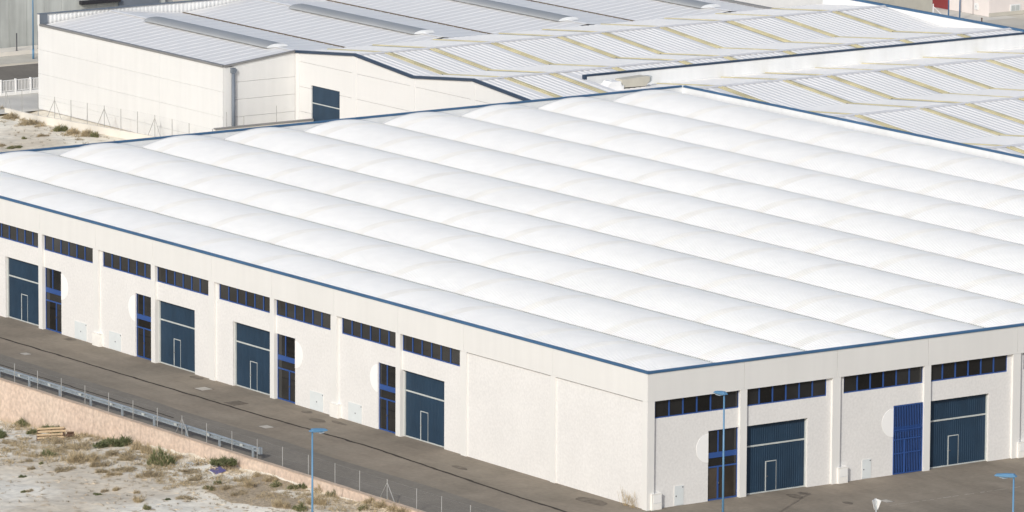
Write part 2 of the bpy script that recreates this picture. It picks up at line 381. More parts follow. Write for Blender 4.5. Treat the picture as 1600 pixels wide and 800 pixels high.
def bay(side, u0, u1, kind, parent, grille=False):
    """kinds: D1 roller door beside left pillar, D2 beside right pillar, G1 glazed entrance beside right pillar, G2 beside left pillar"""
    w_ = u1-u0; jam = .36
    lp = P0 if kind in ('D1', 'G2') else PP; rp = P0 if kind in ('D2', 'G1') else PP
    x0, x1 = lp-.05, w_-rp+.05
    boxes = []
    if kind == 'D1':
        a, b = P0, P0+DW; boxes += [(b, x1, 0, ZW), (a-.1, b, 4.42, ZW), (w_-PP-jam, x1, ZW, 6.9)]
        make_roller(side, u0+a, parent)
    if kind == 'D2':
        a, b = w_-P0-DW, w_-P0; boxes += [(x0, a, 0, ZW), (a, b+.1, 4.42, ZW), (x0, PP+jam, ZW, 6.9)]
        make_roller(side, u0+a, parent)
    if kind == 'G1':
        a, b = w_-P0-GW, w_-P0; boxes += [(x0, a, 0, ZW), (a, b+.1, 4.45, ZW), (x0, PP+jam, ZW, 6.9)]
        if not grille: make_glass(side, u0+a, parent, .40 if side == 0 else .36, .40 if side == 0 else .36)
        make_disc(side, u0+a, False, parent)
        make_hatch(side, u0+(1.5 if side == 0 else 2.22), 1.6 if side == 0 else .68, parent)
    if kind == 'G2':
        a, b = P0, P0+GW; boxes += [(b, x1, 0, ZW), (a-.1, b, 4.45, ZW), (w_-PP-jam, x1, ZW, 6.9)]
        make_glass(side, u0+a, parent, .42, .62); make_disc(side, u0+b, True, parent)
        make_hatch(side, u0+w_-3.12, 1.6, parent)
    loc, r = fac(side, u0)
    put(shared(('bw', kind, round(w_, 3), grille), lambda: wallmesh(boxes)), 'block_wall', parent, loc, r)
    if kind in ('D1', 'G2'): make_window(side, u0+P0-.02, u0+w_-PP-jam, parent)
    else: make_window(side, u0+PP+jam, u0+w_-P0+.02, parent)
    return a, b
def pillar(side, u, hw, parent):
    loc, r = fac(side, u)
    put(bx(('pillar', hw), (-hw, hw, .012, .60, -.1, ZF+.05), 'pillar'), 'pillar', parent, loc, r)
def frieze(side, u0, u1, parent, e0=.012, e1=.012):
    loc, r = fac(side, u0); w_ = u1-u0
    put(shared(('fr', round(w_, 3), e0, e1), lambda: MB().box(e0, w_-e1, 0, .2, ZF, H).data('frieze_panel', 'frieze')), 'frieze_panel', parent, loc, r)

# left facade
seq = ['D1', 'G1', 'G2', 'D2']
for i in range(10):
    u0, u1 = XL[3+i], XL[2+i]; bay(0, u0, u1, seq[i % 4], wh); frieze(0, u0, u1, wh)
    pillar(0, u1, PP if i % 4 in (0, 2) else P0, wh) if i else pillar(0, u1, PP, wh)
for i in range(2):
    u0, u1 = XL[i+1], XL[i]; frieze(0, u0, u1, wh, e1=.0 if i == 0 else .012)
    loc, r = fac(0, u0)
    MB().box(PP-.05, u1-u0-.25, .13, .6, 0, 6.735).build('block_wall', 'block', wh, loc, r)
    MB().box(PP-.05, u1-u0-.25, .3, .6, 6.735, 6.9).build('head_joint', 'dark', wh, loc, r)
    if i == 0: pillar(0, u0, P0, wh)
# corner pillar
MB().box(-.55, -.012, .012, .55, -.1, ZF-.002).build('corner_pillar', 'pillar', wh)
# right facade
kindsR = ['G1', 'D1', 'G1', 'D1', 'G1', 'D1', 'G1', 'D1', 'G1', 'D1']
grille_span = None
for i in range(10):
    u0, u1 = YR[i], YR[i+1]
    a_, b_ = bay(1, u0, u1, kindsR[i], wh, grille=(i == 2)); frieze(1, u0, u1, wh, e0=.202 if i == 0 else .012)
    pillar(1, u1, P0 if i % 2 == 0 else PP, wh)
    if i == 2: grille_span = (u0+a_, u0+b_)
# entrance behind the blue grille in the third bay
g0, g1 = grille_span
loc, r = fac(1, g0, .33)
gd = MB().box(0, .06, -.05, .02, 0, 4.45).box(GW-.06, GW, -.05, .02, 0, 4.45).box(.06, GW-.06, -.05, .02, 4.39, 4.45).box(.06, GW-.06, -.05, .02, 2.68, 3.02).build('entrance_door', 'frame', wh, loc, r)
MB().box(.06, GW-.06, -.012, 0, .0, 2.68).box(.06, GW-.06, -.012, 0, 3.02, 4.39).build('pane', 'glass', gd)
loc, r = fac(1, g0, .16)
gr = MB().box(0, .06, -.03, .03, .02, 4.43).box(GW-.06, GW, -.03, .03, .02, 4.43).box(.06, GW-.06, -.03, .03, .02, .08).box(.06, GW-.06, -.03, .03, 4.37, 4.43).build('security_grille', 'frame', wh, loc, r)
for k in range(1, 17): put(bx('bar', (-.02, .02, -.02, .02, .08, 4.37), 'frame'), 'bar', gr, (.06+(GW-.12)*k/17, 0, 0))
for z in (1.35, 2.25, 2.85): put(bx('rail', (.06, GW-.06, -.055, -.031, -.03, .03), 'frame'), 'rail', gr, (0, 0, z))
put(bx('rail_v', (.84, .94, -.062, -.031, .08, 2.2), 'frame'), 'gate_stile', gr)

# back walls, parapets, copings
def wall_part(name, x0, x1, y0, y1, z0, z1, m): return MB().box(x0, x1, y0, y1, z0, z1).build(name, m, wh)
wall_part('rear_wall', -LX, -LX+.2, .2, WY, 0, H, 'inner')
wall_part('far_wall', -LX+.2, 0, WY-.2, WY, 0, H, 'inner')
wall_part('parapet_lining', -LX+.2, -.2, .2, .24, 7.3, H, 'inner')
wall_part('parapet_lining', -.24, -.2, .24, WY-.2, 7.3, H, 'inner')
wall_part('inner_wall', -LX+.2, -.7, .7, .8, -.1, 7.3, 'dark')
wall_part('inner_wall', -.8, -.7, .8, WY-.2, -.1, 7.3, 'dark')
cap_prof = [(-.05, -.03), (-.05, .07), (-.01, .105), (.20, .105), (.24, .07), (.24, -.03)]
def coping(u0, u1, fn):
    MB().prism(cap_prof, fn, u0, u1).build('coping', 'cap', wh)
def run(u0, u1, step):
    k = max(1, round((u1-u0)/step)); return [(u0+(u1-u0)*i/k+.006, u0+(u1-u0)*(i+1)/k-.006) for i in range(k)]
for a0, a1 in run(-LX-.07, -.28, 6): coping(a0, a1, lambda p, h: (h, p[0], H+p[1]))
for a0, a1 in run(.28, WY+.07, 6): coping(a0, a1, lambda p, h: (-p[0], h, H+p[1]))
for a0, a1 in run(.28, WY-.28, 6): coping(a0, a1, lambda p, h: (-LX+p[0], h, H+p[1]))
for a0, a1 in run(-LX+.288, -.28, 6): coping(a0, a1, lambda p, h: (h, WY-p[0], H+p[1]))
MB().box(-.285, .053, -.053, .285, H-.032, H+.108).build('coping_corner', 'cap', wh)
MB().box(-LX-.053, -LX+.285, WY-.285, WY+.053, H-.032, H+.108).build('coping_corner', 'inner', wh)
# vaulted roof
VX0, VX1, RISE = -LX+.75, -.45, .58
VW = BR-.24
RAD = ((VW/2)**2+RISE**2)/(2*RISE)
def vault_path(n=18, inset=.03):
    out = []; a1 = math.asin((VW/2-inset)/RAD)
    for i in range(n+1):
        t = -a1+2*a1*i/n; out.append((VW/2+RAD*math.sin(t), RISE-RAD+RAD*math.cos(t), math.sin(t), math.cos(t)))
    return out
def vault_mesh(x0, x1, off, m, name):
    us = ribs(x0, x1, .25, .11, .022, .052)
    return MB().grid([[(u, y+sy*(h+off), z+sz*(h+off)) for u, h in us] for (y, z, sy, sz) in vault_path()]).data(name, m)
vm = vault_mesh(VX0, VX1, 0, 'roof', 'roof_vault')
STR = [-4.6, -9.5, -14.8] + [-24-7.6*i for i in range(10)]
sm = vault_mesh(-.5, .5, .012, 'strip', 'rooflight_strip')
em = MB(); pa = vault_path()
em.grid([[(VX0-.06, y-sy*.02, z-sz*.02) for (y, z, sy, sz) in pa], [(VX0-.06, y+sy*.06, z+sz*.06) for (y, z, sy, sz) in pa], [(VX0+.10, y+sy*.06, z+sz*.06) for (y, z, sy, sz) in pa]])
em = em.data('verge_trim', 'inner')
ee = MB().prism([(VX0, 0)], lambda p, h: (0, 0, 0), 0, 0) if False else None
endm = MB(); pl = [(y, z) for (y, z, _, _) in pa]; 
endm.v = [(VX0+.02, y, z) for y, z in pl] + [(VX0+.02, pl[-1][0], -.9), (VX0+.02, pl[0][0], -.9)]; endm.f = [tuple(range(len(endm.v)))]
endm = endm.data('vault_end', 'inner')
eave = MB(); _p = vault_path()[0:2]
eave.quad((VX0+.1, _p[0][0]+.012, _p[0][1]-.008), (VX1, _p[0][0]+.012, _p[0][1]-.008), (VX1, _p[1][0], _p[1][1]-.012), (VX0+.1, _p[1][0], _p[1][1]-.012))
eave.quad((VX0+.1, _p[0][0]+.012, _p[0][1]-.008), (VX1, _p[0][0]+.012, _p[0][1]-.008), (VX1, _p[0][0]+.012, -.2), (VX0+.1, _p[0][0]+.012, -.2))
eave = eave.data('eaves_shade_strip', 'galv')  # grey fascia and backing strip stand in for shade in the open rib ends
gm = MB().box(VX0-.4, VX1, -.30, .30, -.14, -.02).data('valley_gutter', 'gridge')
wall_part('roof_gutter', -LX+.2, VX0+.02, .24, WY-.2, 7.5, 7.62, 'gridge')
for k in range(10):
    crest_back = 8.74-.010*k; crest_front = 8.55-.003*k
    v = put(vm, 'roof_vault', wh, (0, k*BR+.15, crest_front-RISE)); v.rotation_euler = (0, (crest_back-crest_front)/LX, 0)
    put(em, 'verge_trim', v); put(endm, 'vault_end', v); put(eave, 'eaves_shade_strip', v)
    for x in STR: put(sm, 'rooflight_strip', v, (round(x/.25)*.25, 0, 0))
    if k: put(gm, 'valley_gutter', wh, (0, k*BR+.03, 7.86))
wall_part('roof_gutter', -LX+.2, -.3, WY-.3, WY-.2, 7.62, 7.9, 'gridge')

# utility cabinets standing at the pillar feet
def cabinet(side, u0, u1, y0, h, label, doors=True):
    loc, r = fac(side, u0, y0); w_ = u1-u0
    t = thing('utility_cabinet', label, 'cabinet', (loc[0], loc[1], 0), r, 'utility cabinets at the pillar feet')
    MB().box(0, w_, 0, .34, 0, h).build('body', 'cab', t)
    MB().box(-.02, w_+.02, -.02, .34, h, h+.04).build('lid', 'cab', t)
    if doors:
        MB().box(.12, w_-.05, -.015, 0, h*.46, h-.06).build('door', 'white', t)
        MB().box(.05, w_-.05, -.008, 0, .05, h*.42).build('door', 'cab', t)
        MB().box(.12, w_-.05, -.012, 0, h*.43, h*.455).build('sill', 'hatch', t)
    else: MB().box(.08, w_-.08, -.012, 0, .12, h-.1).build('door', 'cab', t)
cabinet(1, .30, 1.06, -.12, .98, 'white two-door cabinet beside the near corner pillar of the foreground warehouse')
cabinet(1, YR[2]+.12, YR[2]+.88, -.12, .98, 'white two-door cabinet left of the blue barred grille')
cabinet(1, YR[4]+.12, YR[4]+.88, -.12, .98, 'white cabinet at the right edge of the picture')
for i, lb in ((4, 'low white box at the pillar between the two middle grey service hatches'), (8, 'low white box at the pillar between the two leftmost grey service hatches')):
    cabinet(0, XL[i]-.36, XL[i]+.62, -.10, .88, lb, False)

# ================================================================ shared roof / wall builders for the buildings behind
def gable_slope(parent, xa, za, xb, zb, y0, y1, strips, sname='roof_sheet'):
    """ribbed sheets running down the slope from (xa,za) to (xb,zb), cut along Y by olive rooflight strips"""
    dx, dz = xb-xa, zb-za; ln = math.hypot(dx, dz); nx, nz = -dz/ln, dx/ln
    if nz < 0: nx, nz = -nx, -nz
    def sheet(ya, yb, m, name, off=0):
        if yb-ya < .05: return
        us = ribs(ya, yb, .58, .27, .05, .034)
        if m == 'olive': us = ribs(ya, yb, .32, .13, .03, .06)
        MB().grid([[(xa+dx*t+nx*(h+off), u, za+dz*t+nz*(h+off)) for u, h in us] for t in (0, .5, 1)]).build(name, m, parent)
    cur = y0; hw = .40 if zb < za else .24
    for s in strips:
        if s-hw < y0 or s+hw > y1: continue
        sheet(cur, s-hw, 'groof', sname); sheet(s-hw, s+hw, 'olive', 'rooflight_strip', .006); cur = s+hw
    sheet(cur, y1, 'groof', sname)

# ---------------------------------------------------------------- gabled white warehouse (navy verge, olive rooflights)
YB, YBE = 59.6, 114.6; XB0 = -132.1; XCW = -103.3
gb = thing('gabled_warehouse', 'white twin-gabled warehouse with olive rooflight strips and navy verge behind the vaulted roof', 'warehouse', (-115, 60, 0))
gbp = [(-132.1, 7.93), (-123.25, 8.74), (-114.7, 7.96), (-106.1, 8.79), (-98.2, 8.07)]
W0 = Vector((-115, 60, 0))
class Off(MB):
    """mesh builder whose parent sits at W0"""
    pass
def pbuild(mb, name, m, root, smooth=False):
    o = mb.build(name, m, root, tuple(-Vector(root.location)), 0, smooth); return o
def prof_z(p, x): return lerp_table(p, x)
strB = [62.8, 67.15, 73.25, 79.95, 84.5, 90.55, 97.4, 102.7, 108.8]
class Holder: pass
def slope_for(root, *a):
    n0 = set(root.children); gable_slope(root, *a)
    for c in root.children:
        if c not in n0: c.location = tuple(-Vector(root.location))
for (xa, za), (xb, zb) in zip(gbp, gbp[1:]):
    if xb > -105:
        slope_for(gb, xa, za, xb, zb, YB+.15, 68.6, strB)
        zc = za+(zb-za)*(XCW-xa)/(xb-xa); slope_for(gb, xa, za, XCW, zc, 68.6, YBE-.2, strB)
    else: slope_for(gb, xa, za, xb, zb, YB+.15, YBE-.2, strB)
for xr in (-123.25, -106.1):
    pbuild(MB().prism([(-.30, -.02), (0, .075), (.30, -.02)], lambda p, h: (xr+p[0], h, prof_z(gbp, xr)+.04+p[1]), YB+.15, YBE-.2), 'ridge_cap', 'gridge', gb)
pbuild(MB().box(-114.95, -114.55, YB+.2, YBE-.3, 7.70, 7.885), 'valley_gutter', 'dark', gb)  # gutter coloured near-black to paint shade beneath the open rib ends
pbuild(MB().box(-132.35, -132.05, YB, YBE, 7.66, 7.86), 'eaves_gutter', 'dark', gb)
pbuild(MB().box(-131.9, -104, YB+.3, YBE-.3, 7.5, 7.55), 'ceiling', 'dark', gb)
# gable wall of panels and pilasters
pil = [-132.1, -123.25, -114.7, -106.1, -98.2]
door = (-129.7, -125.45, 5.48)
for i, x in enumerate(pil):
    x0, x1 = (x, x+.6) if i == 0 else (x-.28, x+.28)
    pbuild(MB().prism([(x0, 0), (x1, 0), (x1, prof_z(gbp, x1)-.03), (x0, prof_z(gbp, x0)-.03)], lambda p, h: (p[0], h, p[1]), YB-.04, YB+.2), 'pilaster', 'bwall', gb)
rows = [0, 1.05, 3.10, 5.17, 7.25, 9.5]
for i in range(4):
    xa = pil[i]+(.6 if i == 0 else .28); xb = pil[i+1]-.28
    for z0, z1 in zip(rows, rows[1:]):
        segs = [(xa, xb)]
        zz0, zz1 = z0+.012, z1-.012
        if i == 0 and z0 < door[2]:
            if z1 <= door[2]+.01: segs = [(xa, door[0]), (door[1], xb)]
            else:
                pbuild(MB().box(door[0], door[1], YB, YB+.2, door[2], zz1), 'wall_panel', 'bwall', gb); segs = [(xa, door[0]), (door[1], xb)]
        for s0, s1 in segs:
            t0, t1 = min(zz1, prof_z(gbp, s0)-.03), min(zz1, prof_z(gbp, s1)-.03)
            if max(t0, t1) <= zz0+.05: continue
            poly = [(s0, zz0), (s1, zz0), (s1, max(zz0, t1)), (s0, max(zz0, t0))]
            if t0 < zz0 or t1 < zz0:
                # triangle under the sloping verge
                xs = s0+(s1-s0)*(zz0-(prof_z(gbp, s0)-.03))/((prof_z(gbp, s1)-.03)-(prof_z(gbp, s0)-.03))
                poly = [(s0, zz0), (xs, zz0), (s0, t0)] if t0 > zz0 else [(xs, zz0), (s1, zz0), (s1, t1)]
            pbuild(MB().prism(poly, lambda p, h: (p[0], h, p[1]), YB, YB+.2), 'wall_panel', 'bwall', gb)
pbuild(MB().box(-131, -98.4, YB+.205, YB+.24, 0, 7.9), 'wall_core', 'joint', gb)
o = pbuild(MB().box(door[0], door[1], YB+.1, YB+.16, 0, door[2]), 'roller_door', 'door', gb)
MB().box(door[0]+.02, door[1], YB+.06, YB+.1, 3.97, 4.05).build('cross_band', 'galv', o)
for (xa, za), (xb, zb) in zip(gbp, gbp[1:]):
    pbuild(MB().prism([(xa, za-.05), (xb, zb-.05), (xb, zb+.17), (xa, za+.17)], lambda p, h: (p[0], h, p[1]), YB-.12, YB+.13), 'verge', 'navy_cap', gb)
# far gable parapet with blue coping
pbuild(MB().box(XB0, XCW-.1, YBE-.2, YBE, 5.5, 8.75), 'far_parapet', 'inner', gb)
pbuild(MB().box(XB0, XCW-.15, YBE-.25, YBE+.05, 8.75, 8.92), 'coping', 'cap', gb)
# dividing wall with navy coping against the lower building
pbuild(MB().box(XCW-.1, XCW+.1, 68.63, YBE+.05, 4, 8.76), 'dividing_wall', 'inner', gb)
for a0, a1 in run(68.6, YBE+.05, 5.6):
    pbuild(MB().box(XCW-.15, XCW+.15, a0, a1+.0, 8.762, 8.90), 'coping', 'navy_cap', gb)
pbuild(MB().box(XCW-.14, XCW+.14, 68.33, 68.60, 7.35, 8.90), 'coping_end', 'navy_cap', gb)

# ---------------------------------------------------------------- lower gabled building on the right
YC = 73.12
lc = thing('low_gabled_building', 'lower white multi-gabled building with olive rooflights abutting the far side of the vaulted roof', 'warehouse', (-60, 100, 0))
lcp = [(XCW+.12, 7.62), (-94.7, 8.47), (-86.1, 7.66), (-77.0, 8.46), (-67.0, 7.62), (-58.4, 8.46), (-49, 7.62), (-40, 8.46), (-31, 7.62)]
strC = [75.5, 82.0, 86.4, 91.7, 96.4, 102.8, 108.5, 114, 119.5]
for i, ((xa, za), (xb, zb)) in enumerate(zip(lcp, lcp[1:])):
    slope_for(lc, xa, za, xb, zb, YC, 126, strC)
    if i == 0: slope_for(lc, xa, za, -96.15, za+(zb-za)*(-96.15-xa)/(xb-xa), 68.75, YC-.01, strC)
for xr, zr in lcp[1::2]:
    pbuild(MB().prism([(-.32, -.03), (0, .075), (.32, -.03)], lambda p, h: (xr+p[0], h, zr+.04+p[1]), YC if xr > -95 else 69, 126), 'ridge_cap', 'gridge', lc)
for xr, zr in lcp[2::2]:
    pbuild(MB().box(xr-.28, xr+.12, YC, 126, zr-.3, zr-.085), 'valley_gutter', 'dark', lc)  # dark colour puts the shade of the rib voids into the gutter
pbuild(MB().prism([(XCW+.12, 7.45), (-96.4, 8.14), (-96.4, 8.34), (XCW+.12, 7.65)], lambda p, h: (p[0], h, p[1]), 68.6, 68.74), 'verge', 'navy_cap', lc)
pbuild(MB().box(XCW+.15, -31, YC+.1, 126, 7.2, 7.25), 'ceiling', 'dark', lc)
pbuild(MB().box(XCW+.15, -96.2, 68.75, 68.95, 0, 7.5), 'wall', 'bwall', lc)
pbuild(MB().box(-31.2, -31, YC, 126, 0, 7.6), 'wall', 'bwall', lc)
pbuild(MB().box(XCW+.15, -31.2, 125.8, 126, 0, 7.6), 'wall', 'bwall', lc)

# casing and bale lying in the corner of that roof
def roofz(x): return lerp_table(lcp, x)+.05
cx = -101.6
rt = thing('metal_casing', 'beige metal casing lying in the corner of the lower gabled roof', 'casing', (cx, 72.0, roofz(cx)), math.radians(4))
MB().prism([(-1.45, .14), (1.0, .06), (1.4, .45), (1.4, .80), (1.1, .86), (-1.45, .78)], lambda p, h: (h, p[0], p[1]), -.45, .45).build('shell', 'beige', rt)
MB().box(-.42, .42, -1.3, .9, 0, .09).build('skid', 'dark', rt)
MB().prism([(1.42, .25), (1.75, .42), (1.78, .78), (1.42, .80)], lambda p, h: (h, p[0], p[1]), -.30, .30).build('duct_end', 'galv', rt)
rt2 = thing('white_bale', 'bright white wrapped bale beside the beige casing on the lower roof', 'bale', (cx+.15, 69.75, roofz(cx+.15)), 0)
MB().prism([(-.85, 0), (.8, 0), (.72, .28), (.62, .66), (-.35, .70), (-.62, .40)], lambda p, h: (h, p[0], p[1]), -.5, .5).build('wrapped_body', 'disc', rt2)
lump = MB(); rl = random.Random(4)
lump.grid([[((x-3)*.17, (y-4)*.24, .30+.42*math.exp(-(((x-3)/2.2)**2+((y-4)/2.8)**2))+.10*mn.noise(Vector((x*.9, y*.9, 2)))) for x in range(7)] for y in range(9)])
lump.build('crumpled_sheet', 'disc', rt2)
MB().box(-.3, .45, .35, .95, .0, .30).build('folded_flap', 'disc', rt2)

# ---------------------------------------------------------------- grey-roofed warehouse
ar = thing('grey_roofed_warehouse', 'white-walled warehouse with pale grey ribbed roof and curved ridge rooflights at upper left', 'warehouse', (-147, 53, 0))
AX0, AX1 = -161.6, -132.12
aprof = [(52.6, 7.27), (59.6, 8.02), (66.85, 7.30), (74.3, 8.05), (81.75, 7.30), (89.2, 8.05), (96.7, 7.30), (104.3, 8.05), (111, 7.30)]
us = [(AX0+.2, 0), (AX1, 0)]
for (ya, za), (yb, zb) in zip(aprof, aprof[1:]):
    pbuild(MB().grid([[(u, ya+(yb-ya)*t, za+(zb-za)*t+.0+h) for u, h in us] for t in (0, .5, 1)]), 'roof_sheet', 'aroof', ar)
    k = math.ceil((AX0+.3)/1.25)
    while k*1.25+.2 < AX1:
        c = k*1.25
        pbuild(MB().prism([(c-.07, .0), (c+.07, .0), (c+.035, .022), (c-.035, .022)], lambda p, h: (p[0], ya+(yb-ya)*h, za+(zb-za)*h+p[1]), 0, 1), 'seam_cap', 'arib', ar); k += 1
for yr, zr in aprof[1::2]:
    pbuild(MB().prism([(-.25, 0), (0, .05), (.25, 0)], lambda p, h: (h, yr+p[0], zr+.03+p[1]), AX0+.2, AX1), 'ridge_cap', 'arib', ar)
    n = 12; arc = [(1.05*math.cos(math.pi*i/n), .30*math.sin(math.pi*i/n)) for i in range(n+1)][::-1]
    d = MB(); d.grid([[(x, yr+p[0], zr+.0+p[1]) for p in arc] for x in (-154.4, -144.6, -134.9)]); o = pbuild(d, 'ridge_rooflight', 'dome', ar, True)
    for x in (-154.4, -134.9):
        e = MB(); e.v = [(x, yr+p[0], zr+p[1]) for p in arc]; e.f = [tuple(range(n+1))]; e.build('end_plate', 'domeend', o)
for yv, zv in aprof[2:-1:2]:
    pbuild(MB().box(AX0+.2, AX1, yv-.10, yv+.16, zv-.2, zv+.055), 'valley_gutter', 'brown', ar)
# side wall (sunlit) and gable wall, in horizontal panels
rowsA = [0, 1.0, 3.08, 5.16, 7.27]
cols = [AX0-.25+ (AX1-AX0+.25)*i/3 for i in range(4)]
for z0, z1 in zip(rowsA, rowsA[1:]):
    for x0, x1 in zip(cols, cols[1:]):
        pbuild(MB().box(x0+.008, x1-.008, 52.5, 52.7, z0+.006, z1-.008), 'wall_panel', 'awall', ar)
pbuild(MB().box(AX0-.2, AX1-.02, 52.71, 52.76, 0, 7.2), 'wall_core', 'joint', ar)
pbuild(MB().prism([(52.42, 7.22), (52.75, 7.22), (52.75, 7.40), (52.42, 7.40)], lambda p, h: (h, p[0], p[1]), AX0+.1, AX1+.02), 'eaves_flashing', 'flash', ar)
rowsG = [0, 1.6, 3.0, 4.45, 5.9, 8.2]
def az(y): return lerp_table(aprof, y)
for z0, z1 in zip(rowsG, rowsG[1:]):
    a_, b_ = 53.45, YB-.05
    pbuild(MB().prism([(a_, z0+.012), (b_, z0+.012), (b_, min(z1-.012, az(b_)-.05)), (a_, min(z1-.012, az(a_)-.05))], lambda p, h: (h, p[0], p[1]), AX1-.2, AX1), 'wall_panel', 'awall', ar)
pbuild(MB().box(AX1-.22, AX1+.01, 52.7, 53.44, 0, 7.2), 'corner_panel', 'awall', ar)
pbuild(MB().box(AX1-.26, AX1-.21, 53.44, YB, 0, 7.2), 'wall_core', 'joint', ar)
pbuild(MB().prism([(52.6, 7.22), (59.6, 7.97), (59.6, 8.12), (52.6, 7.38)], lambda p, h: (h, p[0], p[1]), AX1-.1, AX1+.12), 'verge', 'flash', ar)
pbuild(MB().prism([(-.24, 7.25-.55), (.10, 7.25-.55), (.24, 7.1-.15), (.24, 7.25-.28), (.1, 7.25-.12), (-.24, 7.25-.12)], lambda p, h: (AX1+.03+h, 53.1+.35+p[0], p[1]), 0, .30), 'rainwater_hopper', 'slate', ar)
pbuild(MB().tube((AX1+.18, 53.40, 0), (AX1+.18, 53.40, 6.75), .16, k=12), 'downpipe', 'slate', ar, True)
# rear parapet, ribbed inside
pbuild(MB().box(AX0-.25, AX0-.05, 52.72, 112, 0, 8.18), 'rear_parapet', 'awall', ar)
us2 = ribs(53.3, 111.8, .40, .16, .05, .022)
pbuild(MB().grid([[(AX0-.04+h, u, 7.2) for u, h in us2], [(AX0-.04+h, u, 8.16) for u, h in us2]]), 'parapet_cladding', 'inner', ar)
pbuild(MB().box(AX0-.3, AX0+.08, 52.45, 112, 8.18, 8.26), 'parapet_coping', 'slate', ar)
pbuild(MB().box(AX0-.245, AX0+.1, 52.46, 52.70, 7.25, 8.18), 'parapet_end', 'awall', ar)
pbuild(MB().box(AX0+.102, AX0+.16, 52.46, 53.2, 7.38, 8.18), 'parapet_return', 'slate', ar)
# far eaves of that roof and the pale wall beyond
pbuild(MB().box(AX0, AX1, 110.9, 111.25, 7.15, 7.5), 'far_eaves', 'flash', ar)
pbuild(MB().box(AX0, AX1, 111.0, 111.2, 0, 7.15), 'far_wall', 'awall', ar)

wd = thing('white_annexe', 'plain white parapet building with grey roof edge beyond the grey ribbed roof', 'building', (-147, 118, 0))
pbuild(MB().box(-175, -131.6, 117.0, 117.3, 0, 10.6), 'wall', 'awall', wd)
pbuild(MB().box(-131.6, -131.3, 117.0, 126, 0, 10.6), 'end_wall', 'beige', wd)
pbuild(MB().box(-175, -131.2, 116.9, 117.4, 8.1, 8.28), 'string_course', 'flash', wd)
pbuild(MB().box(-175, -131.3, 117.3, 126, 10.3, 10.5), 'roof', 'groof', wd)

# ================================================================ BACKGROUND LEFT
a = MB(); a.grid([[(-199, y, -.012), (-161, y, -.012)] for y in (20, 160)]); struct(a, 'yard', 'yard')
a = MB(); a.grid([[(-185.2, y, .0), (-171.5, y, .0)] for y in (0, 200)]); struct(a, 'road', 'asph2')
a = MB(); a.box(-189.6, -185.4, 0, 200, -.1, .14); struct(a, 'pavement', 'pave')
cb = thing('concrete_building', 'tall grey board-marked concrete building at the upper left edge', 'building', (-196, 70, 0))
for i in range(16):
    y0 = 55.2+i*1.86
    z0 = 0.0; z1 = 9.0
    op = 78.2 < y0+.9 < 82.8
    o = pbuild(MB().box(-194.3, -193.6-(.012 if i % 3 == 0 else 0), y0+.012, y0+1.848, 0, 4.4 if op else 9.5), 'wall_panel', 'conc', cb)
pbuild(MB().box(-194.6, -194.0, 54, 86, 0, 9.4), 'wall_core', 'concj', cb)
o0 = at(185, 5, 0, -193.5); o1 = at(248, 5, 0, -193.5)
pbuild(MB().box(-193.62, -193.4, o0.y, o1.y, at(215, 14, 0, -193.5).z-.6, 9.3), 'dark_opening', 'slate', cb)
l0 = at(126, 6, 0, -193.3); l1 = at(186, 2, 0, -193.3)
pbuild(MB().box(-193.55, -193.0, l0.y, l1.y, l0.z-.08, l0.z+.25), 'ledge', 'dark', cb)
pbuild(MB().box(-193.0, -190.6, 40, 100, 0, .38), 'plinth', 'lowwall', cb)
for i, x in enumerate((27, 61)):
    p = at(x, 78, 0, -190.7)
    t = thing('fence_post', ['dark fence post in front of the concrete building, nearer the left edge', 'dark fence post hard against the corner of the grey-roofed warehouse'][i], 'post', (-190.8, p.y, .38))
    MB().box(-.045, .045, -.045, .045, 0, 1.62).build('upright', 'dpost', t); MB().box(-.08, .08, -.08, .08, 0, .03).build('base_plate', 'dpost', t)
def lamp_post(foot, h, head, hl, label, group='blue street lamps'):
    t = thing('street_lamp', label, 'street lamp', foot, 0, group)
    MB().tube((0, 0, 0), (0, 0, h), .075, .05, 12).build('pole', 'lamp', t, smooth=True)
    MB().tube((0, 0, 0), (0, 0, .9), .10, .10, 12).build('base_sleeve', 'lamp', t, smooth=True)
    hd = Vector(head).normalized(); sd = Vector((-hd.y, hd.x, 0))
    prof = [(-.18, .0), (.0, .16), (hl*.45, .15), (hl, .09), (hl+.10, .02), (hl, -.05), (.1, -.07)]
    b = MB(); rows = []
    for k, wv in ((-1, .11), (-.6, .19), (.6, .19), (1, .11)):
        rows.append([tuple(hd*p[0] + sd*(k*.16) + Vector((0, 0, h+p[1]*(1 if abs(k) < 1 else .55)))) for p in prof+[prof[0]]])
    b.grid(rows)
    n = len(prof)
    b.f.append(tuple(range(n))[::-1]); b.f.append(tuple(range(3*(n+1), 3*(n+1)+n)))
    hdobj = b.build('lamp_head', 'lamp', t)
    c = hd*(hl*.6)
    MB().box(c.x-.22, c.x+.22, c.y-.14, c.y+.14, h-.12, h-.075).build('lens', 'lampg', hdobj)
    return t
f = at(52, 92, 2, .14); lamp_post((f.x, f.y, .14), 9.5, (1, 0, 0), 1.0, 'blue street lamp pole in front of the grey concrete building at upper left')
f = at(488, 674, 2, 8.9); lamp_post((f.x, f.y, lot_z(f.x, f.y)), 8.9-lot_z(f.x, f.y), (0.15, 1, 0), .85, 'blue street lamp standing in the rough lot below the retaining wall')
f = at(1131.5, 616, 2, 9.4); lamp_post((f.x, f.y, 0), 9.4, (-1, -.05, 0), .75, 'blue street lamp in front of the glazed entrance nearest the warehouse corner')
f = at(1584, 744.5, 2, 9.4); lamp_post((f.x, f.y, 0), 9.4, (-1, -.75, 0), 1.0, 'blue street lamp at the lower right edge')

